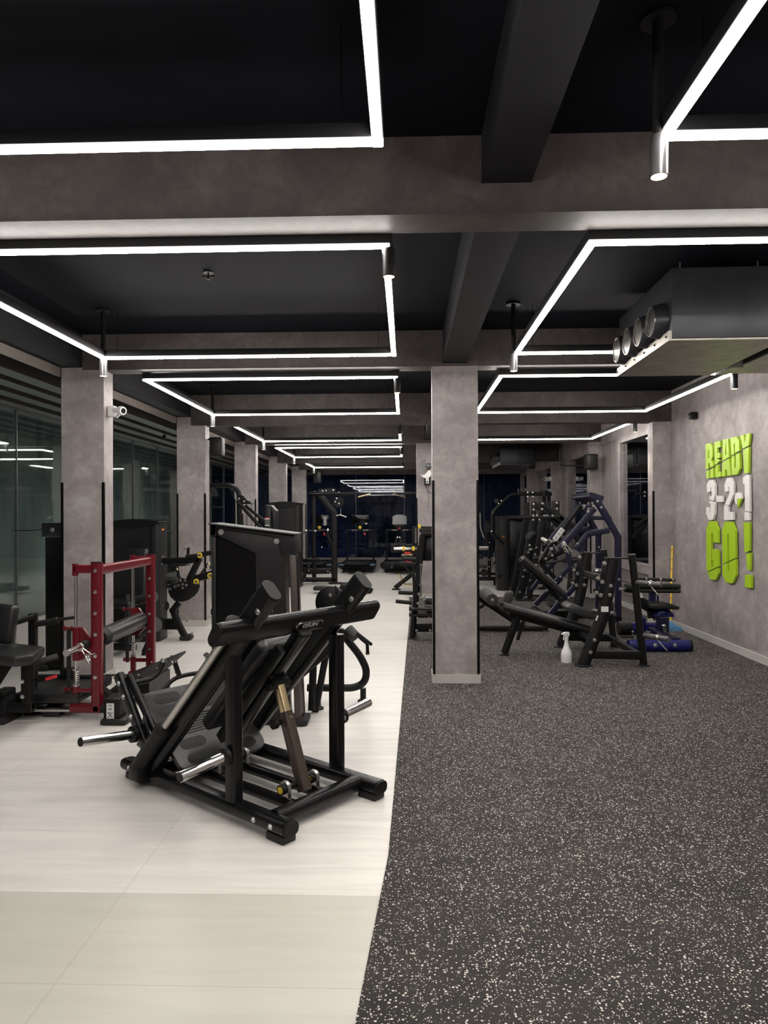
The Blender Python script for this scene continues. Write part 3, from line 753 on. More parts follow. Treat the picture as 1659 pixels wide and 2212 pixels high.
partw(MB().tube([(-2.76,5.12,.30), (-2.70,5.12,.31), (-2.66,5.12,.30), (-2.62,5.12,.315)], .007, bend=.02), 'lever', 'satin', t)
partw(MB().cyl((-2.635,5.12,.312), (-2.56,5.12,.335), .0125), 'lever_grip', 'redp', t)
partw(MB().tube([(-2.84,5.36,.68), (-2.70,5.34,.70), (-2.66,5.34,.715)], .024).cyl((-2.66,5.34,.715), (-2.52,5.33,.735), .012), 'handle_arm', 'rubber', t)
partw(MB().cyl((-2.915,5.2,.52), (-2.915,5.2,.72), .012), 'guide_rod', 'steel', t)
partw(MB().bolts([(-2.78,5.06,.31), (-2.78,5.06,.2)], (0,-1,0), .012), 'bolt', 'zinc', t)

# ================================================================== machines further back
CF, CXX, CYY = 1534.0, 829.5, 1106.0
CM = camo.matrix_world.to_3x3()
def at(px, py, y):
    """the point of the room at depth y that lies on the sight line of a spot seen in the photograph"""
    d = CM @ V((px-CXX, -(py-CYY), -CF)); return d*(y/d.y) + V((0,0,1.5))
def A(y, *pts): return [at(px, py, y) for px, py in pts]
def polybar(mb, pts, wd, h, up=(0,1,0), r=None):
    for a, c in zip(pts, pts[1:]): mb.bar(a, c, wd, h, up, r)
    for p in pts[1:-1]: mb.cyl(V(p)-V(up)*h*.49, V(p)+V(up)*h*.49, wd*.5, n=16)
    return mb
def face(mb, y, t_, *pts, bev=0):
    """flat plate facing the aisle end, cut to an outline, t_ thick"""
    q = A(y, *pts); o = q[0]
    mb.prism([((p-o).x, (p-o).z) for p in q], o, (1,0,0), (0,0,1), t_, bev); return mb
def bolts_at(mb, y, *pts, r=.012): return mb.bolts(A(y, *pts), (0,-1,0), r)
def feet(mb, pts, r=.05):
    for x, y in pts: mb.lathe([(r*1.15,0), (r*1.15,.012), (r,.02)], (x,y,0))
    return mb
def tower(t, x0, x1, y0, d, h, cap=.06, arch=.05, name='weight_housing'):
    """tall moulded weight-stack housing with a lens-shaped lid"""
    o = partw(MB().prism(oval(x1-x0, d, 5, .05), ((x0+x1)/2, y0+d/2, h/2-.02), (1,0,0), (0,1,0), h-.04), name, 'graphite', t)
    k = 12; w_ = x1-x0
    top = [(x0-.01+ (w_+.02)*i/k, h-.05+.03*math.sin(math.pi*i/k)+arch*.4) for i in range(k+1)]
    low = [(x0-.01+ (w_+.02)*i/k, h-.05-arch*math.sin(math.pi*i/k)) for i in range(k, -1, -1)]
    partw(MB().prism(top+low, (0,y0+d/2-.01,0), (1,0,0), (0,0,1), d+.03, .004), 'lid', 'satin', t, o)
    partw(MB().span((x0+w_*.83,y0-.004,.05), (x0+w_*.845,y0+.002,h-.08)), 'seam', 'dark', t, o)
    return o

# ---- dark tower half hidden behind the first pier
t = thing('weight_stack_machine', 'narrow black weight tower standing half hidden behind the nearest left pier', 'exercise machine', (-3.3,6.9,0))
partw(MB().span((-3.515,6.80,.03), (-3.05,7.12,1.44), bev=.02), 'weight_housing', 'dark', t)
partw(MB().span((-3.53,6.77,1.30), (-3.05,6.80,1.44), bev=.008), 'top_cover', 'graphite', t)
partw(MB().bolts([(-3.42,6.768,1.375)], (0,-1,0), .018), 'bolt', 'zinc', t)
partw(MB().box((-3.55,6.93,.035), (.16,.30,.07), bev=.03), 'rubber_foot', 'rubber', t)
partw(MB().tube([(-3.52,6.95,1.38), (-3.75,6.95,1.36), (-4.0,7.1,1.36)], .006), 'cable', 'dark', t)

# ---- leg curl with tower behind the red machine
t = thing('seated_leg_curl', 'black seated leg curl with grey foam rollers, right behind the red machine', 'exercise machine', (-3.2,8.2,0))
for nm, p, q, r_ in (('upper_roller', (290,1299), (334,1289), .055), ('lower_roller', (300,1362), (336,1349), .085)):
    o = partw(MB().cyl(at(*p, 8.05), at(*q, 7.85), r_, n=24), nm, 'foam', t)
b = MB(); polybar(b, A(7.6, (318,1335), (325,1375), (313,1405), (309,1428)), .05, .05); b.bar((-3.3,7.6,.10), (-2.9,7.5,.10), .07, .07)
b.bar((-3.1,7.6,.1), (-3.1,8.15,.1), .08, .07); b.bar((-3.05,7.7,.10), (-3.12,7.85,.62), .06, .06)
partw(b, 'frame', 'satin', t)
partw(feet(MB(), [(-2.89,7.33)], .035), 'levelling_foot', 'rubber', t)
partw(MB().box((-3.25,7.95,.52), (.42,.45,.08), bev=.03, seg=3), 'seat', 'vinyl', t)
partw(MB().box((-3.22,8.2,.83), (.40,.09,.60), rot=(V((1,0,0)), V((0,.15,1))), bev=.03, seg=3), 'backrest', 'vinyl', t)
partw(MB().cyl(at(322,1322,7.7), at(320,1312,7.7), .02), 'pivot', 'matte', t)

# ---- machine with the half-moon plate
Y = 8.55
t = thing('biceps_curl_machine', 'black arm curl machine with wide tower, half-moon plate and yellow-ringed pivots', 'exercise machine', (-2.7,8.6,0))
tower(t, -3.54, -2.955, 8.40, .34, 1.47)
partw(MB().span((-2.952,8.5,1.33), (-2.945,8.56,1.35)), 'orange_mark', 'orange', t)
b = MB(); polybar(b, A(Y, (350,1212), (430,1209)), .075, .06); polybar(b, A(Y, (432,1205), (404,1262)), .075, .06)
polybar(b, A(Y, (434,1198), (462,1193)), .06, .06); polybar(b, A(Y, (388,1300), (374,1318), (384,1345), (400,1376)), .075, .07); polybar(b, A(Y+.1, (350,1348), (385,1348)), .13, .10)
polybar(b, A(Y+.05, (408,1254), (465,1238)), .085, .05)
partw(b, 'frame', 'satin', t)
pts = [(365,1268), (368,1262), (383,1260), (388,1252), (396,1249), (404,1252), (410,1260), (431,1262), (432,1267), (428,1278), (420,1288), (408,1296), (393,1300), (378,1298), (368,1288), (364,1278)]
o = partw(face(MB(), Y-.06, .03, *pts, bev=.003), 'half_moon_plate', 'satin', t)
partw(bolts_at(MB(), Y-.077, (389,1254), (399,1254), (385,1264), (394,1262), (402,1264), (394,1270), (367,1272), r=.014), 'bolt', 'zinc', t, o)
partw(MB().lathe([(.022,0), (.022,.004)], at(378,1267,Y-.076), (0,-1,0)), 'plate_badge', 'greymetal', t, o)
for p in ((432,1199), (425,1256), (455,1243)):
    o = partw(MB().lathe([(.040,0), (.040,.02)], at(*p, Y-.03), (0,-1,0)), 'pivot', 'matte', t)
    partw(MB().lathe([(.034,.02), (.034,.023), (.022,.023)], at(*p, Y-.03), (0,-1,0)), 'yellow_ring', 'yellow', t, o)
    partw(MB().lathe([(.018,.02), (.018,.027)], at(*p, Y-.03), (0,-1,0)), 'pivot_cap', 'steel', t, o)
b = MB(); polybar(b, A(Y-.03, (402,1203), (428,1200)), .05, .05); b.cyl(at(407,1182,Y), at(406,1198,Y), .018)
partw(b, 'handle_block', 'matte', t)
g = partw(MB().cyl(at(400,1182,Y), at(391,1201,Y), .015), 'hand_grip', 'greyplastic', t)
partw(MB().cyl(at(404,1180,Y-.04), at(404,1180,Y+.05), .022), 'chrome_end', 'chrome', t, g)
g = partw(MB().cyl(at(387,1249,Y), at(384,1232,Y), .016), 'pin_handle', 'matte', t); partw(MB().cyl(at(384,1232,Y), at(381,1226,Y), .015), 'yellow_tip', 'gold', t, g)
g = partw(MB().cyl(at(434,1240,Y), at(447,1222,Y), .014), 'pin_handle', 'matte', t); partw(MB().cyl(at(447,1222,Y), at(452,1216,Y), .016), 'yellow_tip', 'gold', t, g)
partw(face(MB(), Y+.02, .2, (376,1216), (412,1216), (404,1222), (386,1222), bev=.01), 'elbow_pad', 'vinyl', t)
partw(face(MB(), Y+.30, .3, (345,1262), (378,1258), (378,1268), (345,1272), bev=.01).box((-2.95,8.85,.70), (.2,.3,.06), bev=.02), 'seat', 'vinyl', t)
partw(MB().cyl(at(352,1309,Y+.1), at(352,1309,Y+.2), .075), 'pulley', 'matte', t)
partw(bolts_at(MB(), Y-.04, (349,1203), (352,1203), (349,1218), (404,1342), (415,1368), (351,1309)), 'bolt', 'zinc', t)
partw(face(MB(), Y, .14, (390,1374), (414,1368), (416,1380), (392,1386), bev=.012), 'rubber_foot', 'rubber', t)

# ---- lat pulldown arm behind
Y = 10.5
t = thing('lat_pulldown', 'black lat pulldown machine with a bent overhead tube, in front of the third left pier', 'exercise machine', (-2.4,10.5,0))
b = MB(); b.tube(A(Y, (440,1049), (500,1048), (517,1062), (517,1110), (519,1180)), .038, 14, bend=.16)
b.tube(A(Y-.1, (512,1082), (566,1142), (590,1170)), .027).tube(A(Y+.1, (530,1092), (572,1127), (590,1140)), .024)
b.bar(at(519,1110,Y), V((at(519,1110,Y).x, Y, .05)), .08, .08, (0,1,0)); b.bar((-2.9,Y,.08), (-1.95,Y,.08), .1, .09)
partw(b, 'frame', 'satin', t)
o = partw(face(MB(), Y-.06, .02, (519,1069), (526,1071), (534,1081), (546,1085), (546,1089), (520,1089)), 'pulley_plate', 'matte', t)
partw(bolts_at(MB(), Y-.075, (516,1077), (527,1083), (543,1086)), 'bolt', 'zinc', t, o)
partw(MB().cyl(at(533,1089,Y), at(533,1140,Y), .004).cyl(at(543,1089,Y), at(543,1140,Y), .004), 'cable', 'dark', t)
partw(MB().tube(A(Y-.2, (455,1095), (474,1095), (486,1099)), .012).cyl(at(455,1095,Y-.25), at(455,1095,Y-.15), .012), 'pull_bar', 'satin', t)
partw(MB().cyl(at(459,1059,Y-.05), at(459,1059,Y+.05), .05), 'pulley', 'matte', t)
o = partw(MB().span((-2.09,Y-.05,.05), (-1.99,Y+.25,1.66), bev=.02), 'weight_guard', 'graphite', t)
partw(face(MB(), Y, .24, (588,1092), (599,1103), (599,1160), (594,1160), (594,1112), (588,1104), bev=.01), 'guard_arm', 'graphite', t, o)
partw(face(MB(), Y-.06, .004, (572,1118), (582,1118), (582,1136), (572,1136)), 'label', 'greymetal', t, o)
partw(face(MB(), Y-.063, .004, (572,1118), (582,1118), (582,1120), (572,1120)), 'red_stripe', 'redp', t, o)
partw(face(MB(), Y-.063, .004, (572,1120), (582,1120), (582,1122), (572,1122)), 'white_stripe', 'sticker', t, o)
partw(face(MB(), Y-.063, .004, (572,1134), (582,1134), (582,1136), (572,1136)), 'white_stripe', 'sticker', t, o)
partw(MB().box((-2.6,10.35,.5), (.4,.35,.09), bev=.03), 'seat', 'vinyl', t)

t = thing('weight_stack_machine', 'tall black weight tower with a curved lid, left of the cable rack', 'exercise machine', (-2.5,14.9,0))
tower(t, -2.89, -2.215, 14.8, .45, 1.79, arch=.07)
partw(MB().box((-2.9,15.1,.3), (.5,.5,.1), bev=.03), 'seat', 'vinyl', t)

# ---- cable crossover rack with the long pull-up bar
Y = 15.5
t = thing('cable_crossover', 'tall black cable rack with a long pull-up bar crossing above the aisle', 'exercise machine', (-1.6,15.5,0))
b = MB(); X0 = at(724,1100,Y).x; XR2 = .30
polybar(b, [V((X0-.02,Y,.03)), V((X0-.02,Y,1.55)), V((X0-.38,Y,2.0))], .13, .10)
b.bar((-2.03,Y+.12,.03), (-2.03,Y+.12,2.02), .09, .09, (0,1,0)).bar((-2.03,Y+.12,2.0), (X0-.36,Y,2.0), .08, .08).bar((-2.3,Y+.1,.28), (-1.55,Y+.1,.28), .12, .12).bar((-2.3,Y,.10), (-1.55,Y,.10), .10, .10)
b.bar((-2.23,Y,.08), (-2.23,Y,.36), .08, .08, (0,1,0)).bar((-1.9,Y,.52), (-2.3,Y+.05,.52), .08, .08).bar(at(706,1150,Y), at(718,1180,Y), .06, .06, (0,1,0))
partw(MB().bar((XR2,Y,.0), (XR2,Y,2.0), .10, .10, (0,1,0)), 'far_upright', 'satin', t)
partw(b, 'frame', 'satin', t)
partw(MB().tube([at(668,1064,Y-.15), at(676,1067,Y-.05), V((-1.8,Y-.1,1.975)), V((XR2,Y-.1,1.975))], .028), 'pull_up_bar', 'satin', t)
for p, q in (((773,1074), (800,1067)), ((850,1066), (876,1074))): partw(MB().cyl(at(*p, Y-.3), at(*q, Y-.12), .014), 'pull_up_grip', 'gold', t)
o = partw(face(MB(), Y-.05, .03, (688,1056), (724,1055), (726,1066), (690,1066)), 'pulley_plate', 'matte', t)
partw(bolts_at(MB(), Y-.07, (697,1061), (704,1060), (720,1059), (732,1064)), 'bolt', 'zinc', t, o)
o = partw(MB().cyl(at(731,1085,Y-.04), at(731,1085,Y+.04), .115), 'pulley_wheel', 'matte', t)
partw(bolts_at(MB(), Y-.045, (727,1077), (732,1088), (724,1084)), 'bolt', 'zinc', t, o)
partw(MB().cyl(at(736,1098,Y), at(736,1112,Y), .008), 'chain', 'steel', t)
partw(MB().tube(A(Y-.05, (726,1114), (735,1112), (748,1117)), .014), 'pull_handle', 'steel', t)
partw(MB().tube([at(660,1147,Y-.2), at(712,1145,Y-.2)], .016), 'handle_rod', 'rubber', t)
partw(MB().cyl(at(660,1147,Y-.22), at(663,1147,Y-.22), .025).cyl(at(680,1147,Y-.22), at(683,1147,Y-.22), .024).cyl(at(707,1145,Y-.22), at(710,1145,Y-.22), .03), 'chrome_ring', 'chrome', t)
partw(MB().cyl(at(702,1116,Y-.1), at(702,1135,Y-.1), .035), 'weight_plates', 'greyplastic', t)
partw(bolts_at(MB(), Y-.06, (667,1223), (667,1233), (656,1239), (708,1234), (713,1237), (695,1182), (657,1252)), 'bolt', 'zinc', t)
partw(MB().box((X0,Y,.02), (.30,.14,.04), bev=.008), 'rubber_foot', 'rubber', t)

# ---- three treadmills facing the back glass
def treadmill(label, xc, y, kind):
    t = thing('treadmill', label, 'treadmill', (xc,y,0), 0, 'treadmills in front of the back glass')
    MB().prism([(-.46,0), (.46,0), (.44,1.5), (-.44,1.5)], (0,.05,.17), (1,0,0), (0,1,0), .16, .03).out('deck', 'matte', t)
    MB().prism(oval(.60,1.35,4,.05), (0,.10,.262), (1,0,0), (0,1,0), .012).out('running_belt', 'rubber', t)
    for s in (-1, 1):
        MB().box((s*.40,.0,.20), (.20,.14,.14), bev=.04).out('rear_cap', 'matte', t)
        if kind == 'flat': MB().box((s*.41,-.072,.215), (.13,.006,.018)).out('blue_strip', 'blueplastic', t)
        MB().bar((s*.37,1.35,.16), (s*.355,1.28,1.10), .05, .09, (0,1,0)).out('upright', 'satin', t)
        MB().cyl((s*.36,1.30,1.09), (s*.36,.75,1.05), .02).out('side_rail', 'rubber', t)
        MB().lathe([(.03,0), (.03,.1)], (s*.36,.05,0)).out('foot', 'rubber', t)
    MB().cyl((-.38,1.28,1.09), (.38,1.28,1.09), .028).out('cross_rail', 'rubber', t)
    MB().box((-.14,1.25,1.09), (.16,.05,.03)).out('silver_sensor', 'chrome', t); MB().box((.16,1.25,1.09), (.16,.05,.03)).out('silver_sensor', 'chrome', t)
    if kind == 'flat':
        MB().box((.0,1.32,1.38), (.50,.03,.27), bev=.008).out('console_screen', 'screen', t)
        MB().box((.17,1.30,1.27), (.06,.006,.03)).out('white_tag', 'sticker', t)
        MB().cyl((0,1.36,1.1), (0,1.36,1.35), .03).out('console_stem', 'satin', t)
        MB().lathe([(.045,0), (.045,.02)], (0,1.26,1.17), (0,-1,0)).out('yellow_button', 'yellow', t)
        MB().prism([(0,0), (.05,-.08), (.03,-.11), (-.02,-.07)], (.12,1.24,1.05), (1,0,0), (0,0,1), .01).out('safety_cord', 'redp', t)
    else:
        MB().prism([(-.20,-.14), (.20,-.14), (.20,.10), (.10,.15), (-.10,.15), (-.20,.10)], (0,1.32,1.37), (1,0,0), (0,.2,1), .05, .02).out('console_screen', 'greyplastic', t)
        MB().box((0,1.30,1.19), (.30,.12,.09), bev=.02).out('console_base', 'matte', t)
        MB().box((0,1.22,1.14), (.06,.03,.04)).out('safety_clip', 'redp', t)
        MB().span((-.44,-.10,.10), (.44,-.02,.30), bev=.03).out('motor_cover', 'satin', t)
        text('TXL', .10, (-.18,-.102,.2), (0,0,1), (-1,0,0), 'sticker', 'side_lettering', t, .001)
    return t
treadmill('black treadmill with a flat dark screen and a yellow stop button', -1.285, 18.55, 'flat')
treadmill('black treadmill with a rounded grey console, right of the one with the yellow button', -.18, 18.55, 'round')
treadmill('black treadmill half hidden behind the tall cable rack', -2.42, 18.55, 'flat')

# ---- low black board lying in the aisle
t = thing('foot_board', 'low black foot board with a slanted arm lying in the aisle', 'exercise bench', (-1.1,13.6,0))
partw(MB().box(V((at(765,1283,13.6).x,13.9,.12)), (.55,.55,.10), bev=.02), 'board', 'satin', t)
partw(MB().box(V((at(765,1283,13.6).x,13.9,.02)), (.35,.4,.04)), 'base', 'rubber', t)
o = partw(MB().bar(at(788,1287,13.5), at(798,1270,13.8), .16, .05, (0,1,0)), 'slanted_arm', 'satin', t)
partw(bolts_at(MB(), 13.4, (793,1275), (795,1271)), 'bolt', 'zinc', t, o)
partw(MB().box(V((at(693,1284,13.6).x,13.7,.10)), (.30,.25,.08), bev=.03), 'end_foot', 'rubber', t)
partw(MB().bar((-1.7,13.75,.08), (-1.2,13.8,.08), .08, .06), 'connecting_bar', 'satin', t)

# ---- leaning rack just left of the centre pier
Y = 8.62
t = thing('lever_rack', 'black leaning lever rack with foam-covered pegs, left of the centre pier', 'exercise machine', (.3,8.7,0))
b = MB().cyl(at(890,1378,Y), at(913,1156,Y), .036, n=18).cyl(at(890,1378,Y)+V((.68,0,0)), at(913,1156,Y)+V((.64,0,0)), .036, n=18)
z1, z2 = .345, .10
for z_, h_ in ((.13,.10), (.29,.08)): b.bar((.10,Y+.05,z_), (.74,Y+.05,z_), .05, h_)
b.bar((.38,Y+.05,.08), (.38,Y+.05,.30), .10, .06, (0,1,0)); b.bar((.09,Y+.1,.06), (.09,Y+.38,.06), .06, .07).bar((.74,Y+.1,.06), (.74,Y+.38,.06), .06, .07)
b.bar((.18,Y+.05,1.27), (.86,Y+.05,1.27), .05, .05)
partw(b, 'frame', 'satin', t)
partw(feet(MB(), [(at(890,1378,Y).x,Y), (at(890,1378,Y).x+.68,Y)], .045), 'foot_disc', 'rubber', t)
for p, q in (((869,1207), (898,1209)), ((863,1217), (896,1219)), ((862,1280), (890,1281)), ((856,1299), (888,1302))):
    o = partw(MB().cyl(at(*p, Y-.05), at(*q, Y+.02), .024, n=16), 'foam_peg', 'rubber', t)
partw(MB().prism([(0,0), (.62,0), (.62,.34), (.02,.34)], (.20,Y+.10,.94), (1,0,0), (0,.1,1), .05, .01), 'back_panel', 'dark', t)
for z_ in (.375, .305): partw(MB().box((.36,Y-.05,z_), (.66,.20,.03), bev=.006), 'foot_board', 'matte', t)
partw(MB().box((.5,Y+.2,.45), (.55,.3,.09), bev=.02), 'seat', 'vinyl', t)
for p, q in (((909,1222), (908,1264)), ((909,1264), (909,1287)), ((917,1296), (918,1307))): partw(MB().cyl(at(*p, Y-.05), at(*q, Y-.05), .010), 'link_rod', 'greymetal', t)
partw(bolts_at(MB(), Y-.03, (909,1220), (908,1263), (909,1287), (904,1283), (902,1303), (917,1295), (918,1307), (902,1335), (927,1335), (900,1362), (929,1362)), 'bolt', 'zinc', t)

# ---- plate-loaded rig with yellow spring collars
Y = 12.4
t = thing('barbell_rig', 'black rig holding steel bars with bright yellow collars, behind the leaning lever rack', 'exercise machine', (.2,12.4,0))
b = MB().bar(at(893,1137,Y), V((at(893,1137,Y).x,Y,.0)), .035, .06, (0,1,0)).bar(at(893,1139,Y), at(948,1140,Y), .04, .04).bar(at(906,1146,Y), at(945,1146,Y), .05, .06)
Z_ = 14.3
b.bar(at(893,1238,Z_), at(853,1270,Z_), .09, .07, (0,1,0)).bar(at(872,1220,Z_), at(893,1242,Z_), .04, .04, (0,1,0)).bar(at(900,1178,Y), at(900,1200,Y), .10, .05, (0,1,0))
b.bar(at(893,1240,Z_), V((at(893,1240,Z_).x,Y,at(893,1240,Z_).z)), .06, .07).bar(at(845,1184,Y+.6), at(893,1184,Y+.6), .15, .05, (0,1,0)).bar(at(893,1184,Y+.6), V((at(893,1184,Y).x,Y,at(893,1184,Y).z)), .06, .06)
b.box(V((at(856,1271,Z_).x, Z_, .012)), (.17,.12,.024))
partw(b, 'frame', 'satin', t)
o = partw(MB().cyl(at(898,1141,Y-.1), at(898,1173,Y-.1), .02), 'steel_bar', 'chrome', t)
o = partw(MB().cyl(at(851,1185,Y-.1), at(901,1185,Y-.1), .024), 'steel_bar', 'chrome', t)
for p, q in (((868,1199), (891,1199)), ((861,1240), (868,1252)), ((868,1262), (892,1263))): partw(MB().cyl(at(*p, Y-.1 if p[1] < 1220 else 14.2), at(*q, Y if p[1] < 1220 else 14.25), .020), 'weight_peg', 'gold', t)
for p in ((872,1185), (893,1185), (906,1137)): partw(MB().box(at(*p, Y-.1), (.045,.08,.07), bev=.006), 'yellow_collar', 'yellow', t)
for p, q in (((859,1161), (851,1178)), ((864,1161), (866,1180)), ((871,1166), (854,1180)), ((876,1166), (873,1180))): partw(MB().cyl(at(*p, Y+.5), at(*q, Y+.5), .012), 'handle_rod', 'rubber', t)
partw(MB().ball(at(859,1161,Y+.5), .016).ball(at(864,1161,Y+.5), .016), 'rod_end', 'chrome', t)
partw(MB().box(at(880,1194,Y+.5), (.12,.1,.03)).box(at(882,1213,Y+.4), (.12,.1,.02)), 'red_plate', 'redp', t)

# ================================================================== machines on the rubber floor
# ---- black decline press bench
t = thing('decline_press_bench', 'black decline press bench with thick round uprights, nearest on the rubber floor', 'exercise bench', (1.9,7.6,0))
YN, YR = 7.08, 8.08
def upright(y, first):
    b = MB(); b.tube([V((1.745,y,.02)), V((1.94,y,.50)), V((1.985,y,.72)), V((2.04,y,1.06))], .062 if first else .060, 20, bend=.3)
    o = partw(b, 'front_upright', 'satin', t)
    partw(MB().lathe([(.085,0), (.085,.018), (.07,.022)], (1.742,y,0)), 'foot_disc', 'rubber', t, o)
    o = partw(MB().tube([V((2.335,y,.02)), V((2.225,y,1.10))], .036, 16), 'rear_upright', 'satin', t)
    partw(MB().lathe([(.055,0), (.055,.018), (.04,.022)], (2.335,y,0)), 'foot_disc', 'rubber', t, o)
    partw(MB().cyl((2.225,y,1.10), (2.2245,y,1.106), .036, n=16), 'end_cap', 'greymetal', t, o)
    partw(MB().prism([(1.965,-.05), (2.2,-.03), (2.2,.03), (1.965,.05)], (0,y,1.066), (1,0,0), (0,1,0), .014), 'top_plate', 'matte', t)
    partw(MB().bar((1.82,y,.12), (2.31,y,.11), .05, .085), 'lower_rail', 'satin', t)
    return o
for y in (YN, YR):
    upright(y, y == YN)
    dx = 0
    pl = [(1.972,1.045), (1.952,1.05), (1.935,1.03), (1.925,.93), (1.905,.885), (1.885,.90), (1.868,.915), (1.858,.90), (1.868,.865), (1.90,.835), (1.905,.78), (1.885,.755), (1.865,.765), (1.845,.775), (1.838,.755), (1.85,.715), (1.885,.69), (1.895,.655), (1.985,.655)]
    o = partw(MB().prism(pl, (0,y-.02,0), (1,0,0), (0,0,1), .022, .003), 'rack_hooks', 'satin', t)
    partw(MB().bolts([(1.950,y-.032,1.018), (1.885,y-.032,.872), (1.925,y-.032,.835), (1.868,y-.032,.728), (1.91,y-.032,.705)], (0,-1,0), .017).bolts([(2.0,y-.062,.80), (1.99,y-.062,.71), (1.84,y-.062,.27), (1.80,y-.062,.15)], (0,-1,0), .015), 'bolt', 'zinc', t, o)
partw(MB().span((1.905,YN-.064,.545), (1.975,YN-.060,.598)), 'white_label', 'sticker', t)
partw(MB().bar((1.855,YN-.058,.46), (1.875,YN-.06,.51), .014, .006, (0,1,0)), 'white_tape', 'sticker', t)
partw(MB().bar((2.0,YN,.84), (2.0,YR,.84), .05, .075), 'cross_beam', 'satin', t)
partw(MB().bar((1.84,YN,.26), (1.80,YR,.26), .05, .05).bar((2.29,YN,.11), (2.29,YR,.11), .05, .07), 'cross_rail', 'satin', t)
yb = 7.60
o = partw(MB().bar((1.02,yb,.535), (1.93,yb,.285), .30, .075, (0,0,1), r=.034), 'backrest', 'vinyl', t)
partw(MB().bar((1.10,yb,.455), (2.02,yb,.20), .07, .08), 'spine', 'satin', t)
partw(MB().prism([(1.66,.53), (1.70,.575), (1.80,.545), (1.93,.465), (2.0,.44), (2.0,.40), (1.90,.415), (1.80,.45), (1.70,.475)], (0,yb-.03,0), (1,0,0), (0,0,1), .33, .02), 'seat', plain('grey_black_vinyl', (.028,.028,.03), .38, var=.15, scale=100), t)
o = partw(MB().tube([V((1.20,yb,.47)), V((1.04,yb,.03))], .040, 16), 'front_leg', 'satin', t)
partw(MB().lathe([(.055,0), (.055,.018), (.045,.022)], (1.035,yb,0)), 'foot_disc', 'rubber', t, o)
partw(MB().tube([V((1.27,yb,.44)), V((1.18,yb,.17))], .018, 12), 'brace', 'satin', t)
partw(MB().bar((1.75,yb,.27), (1.98,yb,.13), .10, .09), 'brace', 'satin', t)
partw(MB().cyl((.895,7.42,.615), (.855,7.78,.64), .062, n=24), 'foam_roller', 'foam', t)
partw(MB().cyl((.955,7.5,.585), (1.01,7.56,.555), .016).bolts([(.893,7.41,.615)], (0,-1,0), .014), 'chrome_arm', 'chrome', t)
partw(MB().prism([(1.06,.55), (1.09,.64), (1.14,.67), (1.18,.65), (1.16,.56), (1.12,.50)], (0,7.86,0), (1,0,0), (0,0,1), .12, .02), 'knee_pad', 'foam', t)
for y in (YN,):
    for (x, z), tip in (((2.235,.83), 0), ((2.30,.31), 0)):
        g = partw(MB().cyl((x,y+.02,z), (x+.20,y-.22,z-.005), .026, n=18), 'weight_peg', 'greymetal', t)
        partw(MB().lathe([(.030,0), (.034,.01), (.030,.03)], (x+.12,y-.12,z-.003), (.2,-.24,0)).tube([V((x+.12,y-.14,z-.02)), V((x+.17,y-.17,z-.09)), V((x+.20,y-.18,z-.12))], .006).tube([V((x+.13,y-.14,z)), V((x+.18,y-.18,z-.03))], .005), 'spring_clip', 'chrome', t, g)
g = partw(MB().cyl((2.06,7.9,.44), (2.24,7.7,.43), .024), 'weight_peg', 'greymetal', t)
partw(MB().lathe([(.030,0), (.030,.025)], (2.16,7.78,.435), (.2,-.2,0)), 'chrome_ring', 'chrome', t, g)
g = partw(MB().cyl((2.12,8.1,.86), (2.28,8.0,.86), .028), 'weight_peg', 'greymetal', t)
partw(MB().lathe([(.032,0), (.032,.025)], (2.14,8.08,.86), (.2,-.1,0)), 'chrome_ring', 'chrome', t, g)

# ---- white spray bottle
t = thing('spray_bottle', 'white plastic spray bottle standing on the rubber floor under the padded bench', 'spray bottle', (1.615,7.24,0), 20)
o = MB().lathe([(.052,0), (.055,.01), (.055,.09), (.048,.12), (.030,.16), (.020,.20), (.018,.235)], n=28).out('bottle_body', 'white', t)
MB().cyl((0,0,.232), (0,0,.262), .021).out('cap', 'sticker', t)
MB().prism([(-.020,.262), (.024,.262), (.034,.290), (.028,.312), (-.022,.312), (-.055,.300), (-.055,.288), (-.025,.284)], (0,0,0), (1,0,0), (0,0,1), .024, .004).prism([(-.028,.284), (-.020,.284), (-.030,.235), (-.037,.235)], (0,0,0), (1,0,0), (0,0,1), .012).out('trigger_head', 'white', t)

# ---- long board bench behind the pier
t = thing('sit_up_bench', 'black slanted sit-up bench on a low rail, partly hidden by the centre pier', 'exercise bench', (1.3,9.1,0))
Y = 9.15
b = MB().bar((.82,Y,.045), (1.78,Y,.045), .06, .06).tube([V((1.775,Y,.03)), V((1.80,Y,.23))], .035, 14).bar((.84,Y,.495), (1.50,Y,.06), .07, .07).bar((.86,Y,.05), (.86,Y,.49), .06, .06, (0,1,0)).tube([at(1020,1316,Y), at(1040,1312,Y), at(1052,1298,Y)], .02, bend=.05)
partw(b, 'frame', 'satin', t); partw(feet(MB(), [(1.775,Y)], .045), 'foot_disc', 'rubber', t)
partw(MB().bar((.84,Y,.57), (1.33,Y,.22), .30, .07, (0,0,1), r=.03), 'board_pad', 'vinyl', t)

